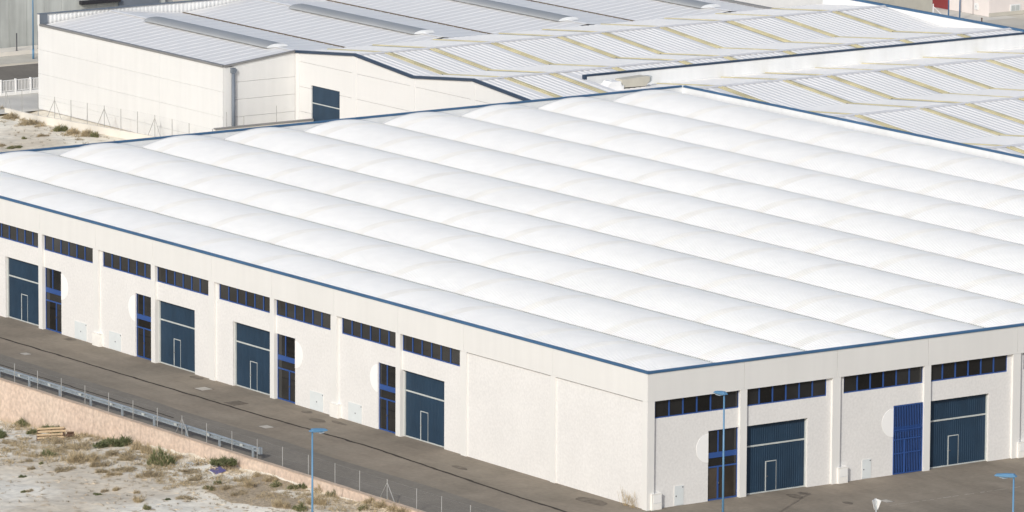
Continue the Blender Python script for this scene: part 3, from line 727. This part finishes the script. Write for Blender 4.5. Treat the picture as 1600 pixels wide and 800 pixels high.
# white railing with plinth
wf = thing('white_railing', 'white picket railing on low wall at the left edge behind the sandy ground', 'railing', (-169.9, 55, 0))
y = 49.0
while y < 63:
    pbuild(MB().box(-170.0, -169.8, y+.01, y+1.39, 0, .30), 'plinth', 'white', wf)
    pbuild(MB().box(-170.02, -169.78, y-.11, y+.01, 0, 1.42), 'pier', 'white', wf)
    pbuild(MB().box(-169.93, -169.87, y+.01, y+1.39, 1.28, 1.34), 'rail', 'white', wf)
    pbuild(MB().box(-169.93, -169.87, y+.01, y+1.39, .36, .41), 'rail', 'white', wf)
    for i in range(9): pbuild(MB().box(-169.925, -169.875, y+.10+i*.145, y+.145+i*.145, .41, 1.28), 'picket', 'white', wf)
    y += 1.5

# low wall and wire fence in front of the grey-roofed warehouse
def wire_fence(name, label, pts, h, braced, m, net=True, group=None, lean=0):
    base = Vector(pts[0]); t = thing(name, label, 'fence', tuple(base))
    L_ = [Vector(p)-base for p in pts]
    for i, p in enumerate(L_):
        MB().tube(p-Vector((0, 0, .25)), p+Vector((0, 0, h)), .028, k=6).build('post', m, t)
        if i in braced:
            for q in (i-1, i+1):
                if 0 <= q < len(L_):
                    dd = (L_[q]-p); e = p + dd.normalized()*1.0
                    MB().tube(p+Vector((0, 0, h*.86)), Vector((e.x, e.y, e.z-.1)), .024, k=6).build('brace', m, t)
    for z in (h*.5, h-.04):
        a = MB()
        for p, q in zip(L_, L_[1:]): a.tube(p+Vector((0, 0, z)), q+Vector((0, 0, z)), .0022, k=4)
        a.build('wire', m, t)
    if net:
        for p, q in zip(L_, L_[1:]):
            MB().quad(tuple(p), tuple(q), tuple(q+Vector((0, 0, h))), tuple(p+Vector((0, 0, h)))).build('netting', 'net', t)
    return t
fp = []
for x, y in [(9, 164.5), (34.5, 171), (60, 177), (85.5, 181), (111, 186), (136.5, 190.5), (163, 195), (189, 200), (215, 204.5), (242, 208.5), (269, 212), (295.5, 217), (332, 224), (354, 229), (385, 236)]:
    p = at(x, y+4, 2, .35)
    if p.y > 51.5: p = at(x, y+4, 1, 51.5)
    fp.append((p.x, p.y, .35))
wire_fence('wire_fence', 'thin wire fence with braced posts before the long white wall at upper left', fp, 1.85, (0, 3, 6, 9, 12), 'post')
lw = thing('low_wall', 'pale low wall along the sandy ground below the wire fence', 'wall', tuple(Vector(fp[0])-Vector((0, 0, .8))))
for p, q in zip(fp, fp[1:]):
    p, q = Vector(p)-Vector(lw.location), Vector(q)-Vector(lw.location); dn = (q-p).normalized(); s = Vector((-dn.y, dn.x, 0))*.12
    zt = Vector((0, 0, 0.02)); zb = Vector((0, 0, -1.2)); g_ = dn*.004
    b = MB(); b.v = [tuple(v) for v in (p-s+zb+g_, q-s+zb-g_, q+s+zb-g_, p+s+zb+g_, p-s+zt+g_, q-s+zt-g_, q+s+zt-g_, p+s+zt+g_)]
    b.f = [(0, 3, 2, 1), (4, 5, 6, 7), (0, 1, 5, 4), (1, 2, 6, 5), (2, 3, 7, 6), (3, 0, 4, 7)]
    b.build('wall_section', 'lowwall', lw)
# boundary wall in front of the gable end of that warehouse
bw0 = at(340, 200, 0, -129.4)
bwz = bw0.z
bw = thing('boundary_wall', 'low boundary wall with dark coping just above the vaulted roof edge', 'wall', (-129.4, 54, 0))
pbuild(MB().box(-129.5, -129.3, bw0.y-.3, YB-.06, 0, bwz-.12), 'wall', 'lowwall', bw)
pbuild(MB().box(-129.56, -129.24, bw0.y-.3, YB-.06, bwz-.12, bwz), 'coping', 'flash', bw)
for px, top in ((354, 175), (381, 182), (432, 165)):
    p = at(px, 192, 0, -129.4); zt = at(px, top, 0, -129.4).z
    pbuild(MB().tube((-129.4, p.y, bwz), (-129.4, p.y, max(zt, bwz+.3)), .025, k=6), 'fence_stake', 'post', bw)

# ================================================================ BACKGROUND RIGHT
a = MB(); a.grid([[(-260, y, -.02), (-60, y, -.02)] for y in (127, 260)]); struct(a, 'yard', 'pave')
hb = thing('rose_white_building', 'rose-white plastered building with red door at upper right', 'building', (-162.8, 158, 0))
pbuild(MB().box(-190, -162.8, 157.9, 158.2, 0, 9), 'wall', 'pinkwall', hb)
pbuild(MB().box(-163.05, -162.8, 158.2, 200, 0, 9), 'wall', 'pinkwall', hb)
pbuild(MB().box(-162.795, -162.7, 157.85, 166, 0, .35), 'plinth', 'pave', hb)
pbuild(MB().box(-190, -163, 158.2, 200, 8.9, 9.1), 'roof', 'groof', hb)
rd0, rd1 = at(1449, 4, 1, 157.85).x, at(1482, 8, 1, 157.85).x
pbuild(MB().box(rd0, rd1, 157.80, 157.9, 0, 3.6), 'door', 'red', hb)
v0 = at(1580, 8, 0, -162.75); v1 = at(1593, 16, 0, -162.75)
vent = pbuild(MB().box(-162.8, -162.74, v0.y-.1, v1.y+.1, v1.z-.08, v0.z+.06), 'vent', 'white', hb)
for k in range(2):
    ym = v0.y+(v1.y-v0.y)*k/2
    MB().box(-162.74, -162.72, ym+.02, ym+(v1.y-v0.y)/2-.04, v1.z, v0.z-.05).build('louvre', 'galv', vent)
s0 = at(1525, 10, 1, 157.8)
sg = pbuild(MB().box(s0.x-.25, s0.x+.25, 157.78, 157.9, s0.z-.3, s0.z+.3), 'wall_box', 'white', hb)
MB().box(s0.x-.08, s0.x+.08, 157.77, 157.78, s0.z-.1, s0.z+.1).build('label_plate', 'galv', sg)
for i, (px, py) in enumerate(((1482, 27), (1499.5, 31))):
    p = at(px, py, 2, 0)
    t = thing('blue_pole', ['blue pole standing before the red door', 'blue pole between the red door and the small wall box'][i], 'pole', (p.x, p.y, 0))
    MB().tube((0, 0, 0), (0, 0, 6), .07, .06, 8).build('shaft', 'cap', t); MB().box(-.15, .15, -.15, .15, 0, .05).build('base_plate', 'cap', t)
p = at(1458, 23, 2, 0)
t = thing('white_post', 'white braced post in front of the red door', 'post', (p.x, p.y, 0))
MB().tube((0, 0, 0), (0, 0, 1.05), .05, k=8).build('upright', 'white', t); MB().tube((0, 0, .8), (.35, .75, 0), .03, k=6).build('brace', 'white', t)
p = at(1534, 37, 2, 0)
t = thing('dark_bollard', 'short dark bollard before the rose-white building corner', 'bollard', (p.x, p.y, 0))
MB().tube((0, 0, 0), (0, 0, .5), .06, k=8).build('shaft', 'char', t); MB().tube((0, 0, .5), (0, 0, .56), .08, k=8).build('cap', 'char', t)

# ================================================================ FOREGROUND LEFT: retaining wall, guard rail, fence
rw = thing('retaining_wall', 'pink stone-faced retaining wall dropping from the road to the rough lot', 'wall', (-40, -12.4, 0))
rng = random.Random(3)
x = -99.0
def stone_rows(x0, x1, parent):
    n = int((x1-x0)/.22); rows = []
    zt = .22; zb = min(lerp_table(LOT, x0), lerp_table(LOT, x1))-.6
    m = max(3, int((zt-zb)/.22))
    for j in range(m+1):
        row = []
        for i in range(n+1):
            X = x0+(x1-x0)*i/n; Z = zb+(zt-zb)*j/m
            bump = .025*mn.noise(Vector((X*1.9, 2, Z*1.9)))+.03*mn.noise(Vector((X*5.6, 5, Z*3.6)))
            edge = 0 if j == m else 1
            row.append((X+40, -.10-.05*(zt-Z)*1.2-bump*edge, Z))
        rows.append(row)
    rows.append([(x0+40+(x1-x0)*i/n, .28, zt+.004) for i in range(n+1)])
    rows.append([(x0+40+(x1-x0)*i/n, .28, -.2) for i in range(n+1)])
    MB().grid(rows).build('facing_section', 'pink', parent)
while x < 12:
    stone_rows(x, x+5.98, rw); x += 6
x = -99.0
while x < 12:
    l_ = rng.uniform(.85, 1.35)
    put(shared(('cop', round(l_, 1)), lambda: MB().box(.006, round(l_, 1)-.006, -.13, .26, .228, .26).data('coping_stone', 'coping_stone')), 'coping_stone', rw, (x+40, rng.uniform(-.015, .015), rng.uniform(-.006, .008))); x += round(l_, 1)

GR = thing('guard_rail', 'galvanised steel guard rail along the road edge at lower left', 'guard rail', (-26.6, -11.5, 0))
prof = [(0.02, .42), (-.08, .45), (-.08, .51), (.05, .56), (.05, .61), (-.08, .66), (-.08, .72), (0.02, .75)]
xe = at(404, 714, 1, -11.5).x; xg = xe
GR.location.x = xe
def beam():
    a = MB()
    r0 = [[(xx, p[0]+.03+t, p[1]) for p in prof] for xx, t in ((-3.99, 0), (-.01, 0))]
    a.grid(r0); r1 = [[(xx, p[0]+.036, p[1]) for p in prof] for xx in (-3.99, -.01)]; a.grid(r1)
    return a.data('beam', 'rail')
bm = beam(); pm = MB().box(-.06, .06, -.16, -.05, -.3, .74).box(-.05, .05, -.05, -.01, .50, .68).data('post', 'rail')
dk = MB().box(-.12, .12, -.05, .05, .45, .70).data('joint_bolt_plate', 'galv')
for i in range(19):
    put(bm, 'beam', GR, (-4*i, 0, 0)); put(pm, 'post', GR, (-4*i-.5, .0, 0)); put(bx('splice', (-.18, .18, -.046, -.041, .45, .72), 'galv'), 'splice_plate', GR, (-4*i-2.0, 0, 0))
MB().box(-.02, .30, -.10, .10, .36, .78).build('terminal', 'rail', GR)

fx = []
for x, yb in [(-40, None), (-15, None), (23, 0), (59, 0), (96, 0), (133, 0), (170, 0), (208, 0), (246, 0), (284.5, 0), (323, 0), (362.5, 0), (402, 0), (441.5, 0), (482, 0), (523.5, 0), (562, 0), (605, 0), (651, 0), (690, 0), (735, 0), (778, 0)]:
    # survey each post where its ray meets the fence line at mid height
    y = 600+(x)*.322
    p = at(x, y, 1, -11.95); fx.append((p.x, -11.95, 0))
wire_fence('wire_fence', 'low wire fence with slim grey posts along the road edge above the retaining wall', fx, 1.46, (9, 17), 'post')

# ================================================================ ROUGH LOT: shrubs, grass, debris
def tuft(n, rnd, blade, lobes, flat):
    """uneven clump of unit radius and height: several lobes of fine blades and leaves"""
    a = MB(); L_ = [(0, 0, .5, 1.0)]
    for _ in range(lobes):
        t = rnd.random()*6.28; q = rnd.uniform(.3, .8); L_.append((q*math.cos(t), q*math.sin(t), rnd.uniform(.25, .45), rnd.uniform(.4, .95)))
    for _ in range(n):
        lx, ly, lr, lh = rnd.choice(L_)
        t = rnd.random()*6.28; q = math.sqrt(rnd.random())*lr
        b = Vector((lx+q*.6*math.cos(t), ly+q*.6*math.sin(t), rnd.random()*lh*.6*(1-.8*(q/lr)**2)))
        d = Vector((math.cos(t)*q/lr*flat+rnd.gauss(0, .3), math.sin(t)*q/lr*flat+rnd.gauss(0, .3), rnd.uniform(.4, 1.1))).normalized()
        ln = lh*rnd.uniform(.2, .55); sd = d.cross(Vector((rnd.gauss(0, 1), rnd.gauss(0, 1), rnd.gauss(0, 1)))).normalized()*blade*rnd.uniform(.5, 1.2)
        a.tri(tuple(b-sd), tuple(b+sd), tuple(b+d*ln))
    return a
def two_tone(mb, name, m1, m2, rnd, share):
    me = mb.data(name, m1); me.materials.append(M[m2])
    me.polygons.foreach_set('material_index', [1 if rnd.random() < share else 0 for _ in me.polygons]); return me
rv = random.Random(11)
PROTO = {}
for kind, m, m2, n, fl, bl, sh in (('green', 'green', 'dry', 1300, .8, .035, .12), ('dark', 'green2', 'green', 1300, .8, .035, .35), ('dry', 'dry', 'twig', 900, 1.0, .02, .25), ('scrub', 'twig', 'dry', 900, 1.1, .022, .3)):
    PROTO[kind] = [(two_tone(tuft(n, rv, bl, 6, fl), 'foliage', m, m2, rv, sh),) for _ in range(4)]
stems = MB()
for i in range(9):
    t = 2*math.pi*i/9; stems.tube((0, 0, -.15), (.45*math.cos(t), .45*math.sin(t), .5), .025, .01, 5)
stems = stems.data('stems', 'twig')
KN = {'green': 'green shrub', 'dark': 'dark green shrub', 'dry': 'dry straw-coloured grass clump', 'scrub': 'grey-brown scrub bush'}
def shrub(px, py, wpx, hpx, kind, where, ground_fn=None):
    p = lot_at(px, py) if ground_fn is None else ground_fn(px, py)
    k = 25.0 if ground_fn is None else 20.0
    r = wpx/2/k*1.4; h = hpx/k*1.45
    t = thing('shrub' if kind in ('green', 'dark', 'scrub') else 'grass_clump', KN[kind]+' '+where, 'shrub' if kind != 'dry' else 'grass', (p.x, p.y, p.z-.03), 0, 'scrub on the rough ground')
    put(rv.choice(PROTO[kind])[0], 'foliage', t, (0, 0, 0), rv.random()*6, (r, r, h))
    put(stems, 'stems', t, (0, 0, 0), rv.random()*6, (r, r, h*.8))
for args in [
 (177, 697, 46, 15, 'dark', 'wide and low against the pink wall, right of the timber pallet'),
 (252, 727, 34, 30, 'green', 'tallest of the lot, at the foot of the pink wall'),
 (352, 727, 32, 14, 'dark', 'crowning the small rock mound by the violet board'),
 (78, 674, 36, 11, 'dark', 'just behind the timber pallet'),
 (34, 665, 26, 13, 'green', 'at the wall foot left of the timber pallet'),
 (2, 683, 22, 12, 'dark', 'cut by the left edge of the picture'),
 (52, 678, 24, 9, 'green', 'low beside the pallet at its left end'),
 (76, 713, 22, 12, 'green', 'bright and rounded below the timber pallet'),
 (47, 721, 14, 6, 'scrub', 'small, left of the bright rounded shrub'),
 (65, 725, 9, 5, 'green', 'tiny, just under the bright rounded shrub'),
 (13, 693, 20, 8, 'scrub', 'low near the left edge of the picture'),
 (12, 703, 22, 6, 'scrub', 'flat, second up from the left edge'),
 (92, 693, 20, 9, 'scrub', 'just below the right end of the pallet'),
 (119, 686, 34, 10, 'dry', 'between the pallet and the wide low shrub'),
 (140, 680, 24, 14, 'dry', 'standing tall at the pink wall above the rock heap'),
 (125, 700, 34, 13, 'scrub', 'in the middle of the scrub belt'),
 (133, 722, 40, 20, 'dry', 'largest of the scrub belt'),
 (157, 729, 26, 12, 'scrub', 'at the lower edge of the scrub belt'),
 (172, 712, 26, 12, 'scrub', 'right of the largest straw clump'),
 (200, 718, 34, 14, 'scrub', 'broad and grey, below the wide low shrub'),
 (193, 735, 36, 9, 'scrub', 'flat, below the broad grey bush'),
 (158, 738, 28, 8, 'scrub', 'flat, at the bottom of the scrub belt'),
 (215, 702, 22, 18, 'dry', 'left of the tall straw pair at the wall'),
 (230, 709, 22, 20, 'dry', 'next to the tallest green shrub'),
 (274, 718, 24, 14, 'dry', 'right of the tallest green shrub'),
 (234, 745, 34, 13, 'scrub', 'alone on pale ground below the tallest shrub'),
 (180, 742, 20, 7, 'dry', 'small, between two flat scrub bushes'),
 (104, 735, 34, 7, 'scrub', 'long and flat on the pale ground'),
 (48, 733, 12, 6, 'scrub', 'tiny, alone on the pale left ground'),
 (34, 746, 11, 5, 'dark', 'tiny dark dot low on the pale left ground'),
 (46, 768, 16, 5, 'scrub', 'flat pair member near the bottom left'),
 (37, 769, 9, 4, 'green', 'flat pair member nearer the left edge'),
 (152, 773, 12, 4, 'dark', 'dark flat dot in the bottom middle of the pale ground'),
 (162, 768, 15, 5, 'scrub', 'beside the dark flat dot'),
 (182, 766, 11, 8, 'dry', 'upright, alone near the bottom of the lot'),
 (220, 783, 22, 12, 'dry', 'low at the bottom, left of centre of the lot'),
 (228, 796, 14, 9, 'green', 'at the very bottom edge of the picture'),
 (212, 770, 12, 7, 'dry', 'small upright near the low bottom clump'),
 (300, 738, 36, 7, 'scrub', 'flat, left of the violet board'),
 (308, 748, 30, 6, 'scrub', 'flatter, below left of the violet board'),
 (341, 757, 10, 8, 'dark', 'small upright below the violet board'),
 (353, 765, 20, 9, 'scrub', 'rounded below the violet board'),
 (323, 764, 22, 6, 'green', 'sparse below the violet board'),
 (375, 752, 18, 10, 'dry', 'right of the violet board'),
 (391, 762, 20, 16, 'dry', 'tallest right of the violet board'),
 (372, 773, 26, 7, 'scrub', 'flat at the gravel heap edge'),
 (290, 780, 30, 6, 'scrub', 'flat near the bottom of the lot'),
 (262, 781, 9, 4, 'dark', 'tiny dark dot near the bottom of the lot'),
 (400, 745, 18, 10, 'dry', 'at the wall foot below the guard rail end'),
 (425, 752, 24, 12, 'dry', 'at the wall foot left of the lamp'),
 (433, 761, 22, 10, 'green', 'low, left of the lamp at the wall foot'),
 (458, 764, 15, 9, 'green', 'nearer of the two left of the lamp'),
 (474, 763, 13, 9, 'dark', 'nearest the lamp on its left'),
 (442, 793, 24, 14, 'dry', 'on the brown gravel heap left of the lamp'),
 (472, 797, 22, 12, 'green', 'at the bottom edge just left of the lamp'),
 (500, 770, 28, 14, 'dry', 'just right of the lamp'),
 (497, 787, 26, 18, 'dry', 'tall, right of the lamp near the bottom'),
 (524, 775, 20, 11, 'green', 'rounded, right of the lamp'),
 (512, 762, 22, 8, 'dry', 'along the wall top right of the lamp'),
 (558, 781, 18, 14, 'dry', 'between the lamp and the braced fence post'),
 (568, 797, 18, 8, 'green', 'at the bottom edge below the braced fence post'),
 (580, 786, 20, 12, 'dry', 'below the braced fence post, left of it'),
 (598, 791, 24, 12, 'dry', 'straight below the braced fence post'),
 (616, 797, 24, 12, 'dry', 'right of the braced fence post'),
 (634, 803, 24, 12, 'dry', 'last one on the right along the wall')]:
    shrub(*args)
bg_fn = lambda px, py: at(px, py, 2, -.25)
for args in [
 (95, 204, 22, 11, 'green', 'under the wire fence at upper left, leftmost of its row'),
 (115, 208, 26, 11, 'dry', 'second in the row under the wire fence at upper left'),
 (135, 212, 26, 11, 'dry', 'third in the row under the wire fence at upper left'),
 (150, 214, 18, 10, 'green', 'last in the row under the wire fence at upper left'),
 (20, 185, 40, 10, 'scrub', 'largest on the sandy ground at upper left'),
 (48, 194, 40, 9, 'scrub', 'right of the largest one on the sandy ground at upper left'),
 (66, 190, 18, 8, 'scrub', 'close to the low wall at upper left'),
 (67, 213, 20, 5, 'scrub', 'alone in the middle of the sandy ground at upper left'),
 (37, 217, 9, 5, 'green', 'tiny, alone on the sandy ground at upper left'),
 (4, 174, 20, 10, 'scrub', 'at the left edge on the sandy ground at upper left'),
 (3, 228, 18, 5, 'scrub', 'at the left edge just above the vaulted roof'),
 (22, 231, 26, 5, 'green', 'peeping over the vaulted roof edge at upper left'),
 (125, 219, 18, 4, 'scrub', 'near the blue coping at upper left')]:
    shrub(*args, bg_fn)
# small weeds and stones nobody could count
tf = MB(); rs = random.Random(5)
def scatter(n, fn, zfn):
    for _ in range(n):
        x, y = fn(); z = zfn(x, y); s = rs.uniform(.06, .2)
        for _ in range(9):
            t = rs.random()*6.28; d = Vector((math.cos(t)*rs.random(), math.sin(t)*rs.random(), rs.uniform(.3, 1))).normalized()
            b = Vector((x+rs.gauss(0, s*.4), y+rs.gauss(0, s*.4), z)); sd = Vector((-d.y, d.x, .1))*s*.16
            tf.tri(tuple(b-sd), tuple(b+sd), tuple(b+d*s*1.2))
scatter(900, lambda: (rs.uniform(-62, -4), rs.triangular(-36, -12.8, -14)), lot_z)
scatter(160, lambda: (rs.uniform(-164, -140), rs.uniform(38, 50)), ground_z)
tag(tf.build('weeds', 'twig'), 'sparse tiny weeds dotted over the rough lot', 'weeds', kind='stuff')
fr = MB()
for _ in range(5200):
    x = rs.uniform(-58, -2); dens = .35+.65*max(0, mn.noise(Vector((x*.35, 3, 0)))+.35)
    if rs.random() > dens: continue
    y = -12.75-abs(rs.gauss(0, .55))*(1.6 if x > -38 else 1); z = lot_z(x, y); hh = rs.uniform(.15, .55)
    d = Vector((rs.gauss(0, .3), rs.gauss(0, .3)-.1, 1)).normalized(); sd = Vector((1, rs.gauss(0, .4), 0))*.012
    b = Vector((x, y, z-.02)); fr.tri(tuple(b-sd), tuple(b+sd), tuple(b+d*hh))
for _ in range(3800):
    cx_, cy_ = rs.choice([(-41, -18.5), (-38, -20), (-36.5, -17.5), (-43, -17), (-30, -18), (-21, -17), (-16, -16.5), (-12, -14.5)])
    x, y = rs.gauss(cx_, 2.2), min(-12.9, rs.gauss(cy_, 1.3)); z = lot_z(x, y); hh = rs.uniform(.1, .35)
    d = Vector((rs.gauss(0, .4), rs.gauss(0, .4), 1)).normalized(); sd = Vector((1, rs.gauss(0, .4), 0))*.012
    b = Vector((x, y, z-.02)); fr.tri(tuple(b-sd), tuple(b+sd), tuple(b+d*hh))
tag(fr.build('dry_grass', 'dry'), 'thin dry grass along the foot of the pink wall', 'grass', kind='stuff')
sc = MB()
for _ in range(430):
    cx_, cy_, sx_ = rs.choice([(-41, -18.3, 2.6), (-38.5, -19.8, 2.2), (-36, -17.5, 2.4), (-44, -16.6, 3), (-30, -16.5, 3), (-24, -17.5, 3), (-20, -15.5, 3), (-34, -14.2, 4), (-46, -14.5, 4), (-14, -14.3, 3), (-52, -18, 4)])
    x, y = rs.gauss(cx_, sx_), min(-13.0, rs.gauss(cy_, 1.2)); z = lot_z(x, y); r_ = rs.uniform(.2, .75); h_ = r_*rs.uniform(.5, 1.1)
    q_ = tuft(110, rs, .03, 3, 1.0); sc.f += [tuple(len(sc.v)+i for i in f_) for f_ in q_.f]; sc.v += [(x+v[0]*r_, y+v[1]*r_, z-.03+v[2]*h_) for v in q_.v]
for px_, py_, n_ in ((12, 182, 14), (35, 190, 14), (55, 197, 12), (100, 205, 8), (130, 211, 8)):
    c_ = at(px_, py_, 2, -.25)
    for _ in range(n_):
        x, y = rs.gauss(c_.x, 1.3), rs.gauss(c_.y, .8); z = ground_z(x, y); r_ = rs.uniform(.3, .8); h_ = r_*rs.uniform(.5, .9)
        q_ = tuft(110, rs, .03, 3, 1.0); sc.f += [tuple(len(sc.v)+i for i in f_) for f_ in q_.f]; sc.v += [(x+v[0]*r_, y+v[1]*r_, z-.03+v[2]*h_) for v in q_.v]
o = put(two_tone(sc, 'low_scrub', 'twig', 'dry', rs, .55), 'low_scrub'); tag(o, 'low brown scrub and straw blending over the rough lot', 'scrub', kind='stuff')
st = MB()
def stone(a, x, y, z, s):
    pts = [Vector((rs.gauss(0, .15), rs.gauss(0, .15), 0))+Vector(v)*s*rs.uniform(.7, 1.3) for v in ((1, 0, 0), (0, 1, 0), (-1, 0, 0), (0, -1, 0), (0, 0, .7), (0, 0, -.7))]
    n = len(a.v); a.v += [(x+p.x*(s > 0), y+p.y, z+p.z) for p in pts]
    for i in range(4): a.f += [(n+i, n+(i+1) % 4, n+4), (n+(i+1) % 4, n+i, n+5)]
for _ in range(1500):
    x, y = rs.uniform(-62, -4), rs.triangular(-38, -12.8, -15); stone(st, x, y, lot_z(x, y), rs.uniform(.03, .09))
for px, py, sp, n, s in ((348, 737, 1.0, 60, .16), (590, 796, 1.6, 90, .16), (545, 785, 1.8, 120, .12), (560, 795, 2.0, 120, .12), (605, 799, .8, 50, .2)):
    c = lot_at(px, py)
    for _ in range(n):
        x, y = rs.gauss(c.x, sp*.6), min(-12.7, rs.gauss(c.y, sp*.5)); stone(st, x, y, lot_z(x, y), s*rs.uniform(.4, 1.2))
tag(st.build('loose_stones', 'rock'), 'loose pale stones strewn over the rough lot', 'stones', kind='stuff')
# brown gravel spread on the lot as a thin uneven sheet
for (px, py, rx, ry) in ((455, 752, 3.2, 3.0), (400, 778, 5.0, 2.0)):
    c = lot_at(px, py); rows = []
    gh = MB(); n = 26; m_ = 8
    for j in range(m_+1):
        row = []
        for i in range(n+1):
            t = 2*math.pi*i/n; rr = (j/m_)*(1+.28*mn.noise(Vector((math.cos(t)*1.7, math.sin(t)*1.7, rx))))
            x, y = c.x+rx*rr*math.cos(t), min(-12.75, c.y+ry*rr*math.sin(t))
            row.append((x, y, lot_z(x, y)+.05*(1-j/m_)**.5+(.015 if j < m_ else -.06)+.03*mn.noise(Vector((x*3, y*3, 0)))))
        rows.append(row)
    gh.grid(rows); tag(gh.build('gravel_spread', 'soil', smooth=True), 'brown gravel spread over the pale lot', 'gravel', kind='stuff')
# timber pallet
p = lot_at(80, 687)
pt = thing('timber_pallet', 'broken timber pallet leaning on scrub at the foot of the pink wall', 'pallet', (p.x, p.y, p.z+.16), math.radians(25))
pt.rotation_euler = (math.radians(38), math.radians(-4), math.radians(52))
for i in range(5): MB().box(-.95+.05*(i % 2), .95-.08*(i % 3), -.5+i*.27, -.5+i*.27+.15, .13, .16).build('slat', 'wood', pt)
for i in range(3): MB().box(-.95+i*.85, -.83+i*.85, -.52, .76, .0, .13).build('bearer', 'char', pt)
for i in range(3): MB().box(-.95, .95, -.5+i*.55, -.38+i*.55, -.03, .0).build('base_slat', 'wood', pt)
MB().box(.95, 1.6, -.1, .06, .02, .18).build('splinter', 'char', pt); MB().box(1.05, 1.5, .2, .3, .0, .13).build('splinter', 'char', pt)
# violet board with white edge
p = lot_at(340, 738)
bd = thing('violet_board', 'faded violet board with white edge lying on the pale ground', 'board', (p.x, p.y, p.z+.10), 0)
bd.rotation_euler = (math.radians(14), math.radians(4), math.radians(-8))
MB().box(-.5, .5, -.38, .38, 0, .05).build('panel', 'purple', bd); MB().box(-.5, .5, -.47, -.384, 0, .055).build('edge_strip', 'white', bd)
p = lot_at(318, 726)
bs = thing('pale_sheet', 'crumpled whitish sheet on the ground left of the violet board', 'sheet', (p.x, p.y, p.z+.04), .2)
MB().grid([[(x*.28, y*.2, .05*mn.noise(Vector((x, y, 4)))) for x in range(-4, 5)] for y in range(-3, 4)]).build('sheet', 'signback', bs); MB().box(-.3, .3, -.04, .04, .04, .08).build('fold', 'white', bs)

# dry weed at the warehouse corner
for i, (px, lb) in enumerate(((978, 'bare dry weed at the foot of the wall nearest the warehouse corner, left one'), (990, 'bare dry weed at the foot of the wall nearest the warehouse corner, right one'))):
    p = at(px, 786+i*5, 1, -.12)
    t = thing('dry_weed', lb, 'weed', (p.x, -.15, 0), 0, 'dry weeds at the wall corner')
    a = MB(); r5 = random.Random(20+i)
    for _ in range(16):
        a0 = Vector((r5.gauss(0, .15), r5.gauss(0, .06), 0)); b0 = a0+Vector((r5.gauss(0, .35), -abs(r5.gauss(0, .15)), r5.uniform(.5, 1.2))); a.tube(a0, b0, .010, .004, 4)
        a.tube(a0.lerp(b0, .6), a0.lerp(b0, .6)+Vector((r5.gauss(0, .2), -.05, .3)), .006, .003, 4)
    a.build('stalks', 'dry', t)
    put(PROTO['dry'][0][0], 'leaf_tuft', t, (0, 0, 0), 1, (.16, .10, .25))

# triangular road signs back to back
p = at(1369, 788, 2, 2.5)
t = thing('road_sign', 'pair of triangular road signs on one pole at the bottom right, seen from behind', 'road sign', (p.x, p.y, 0))
MB().tube((0, 0, 0), (0, 0, 2.75), .035, k=8).build('pole', 'signback', t)
for s, az_ in ((-1, math.radians(-60)), (1, math.radians(-5))):
    b = MB().prism([(0, -.30), (.36, .32), (.30, .36), (-.30, .36), (-.36, .32)], lambda q, h: (q[0], h, q[1]+2.45), -.012, .012)
    o = b.build('sign_plate', 'white', t, (s*.10*math.cos(YAW), -s*.10*math.sin(YAW)*1.0, 0), az_)
print('objects', len(bpy.data.objects))
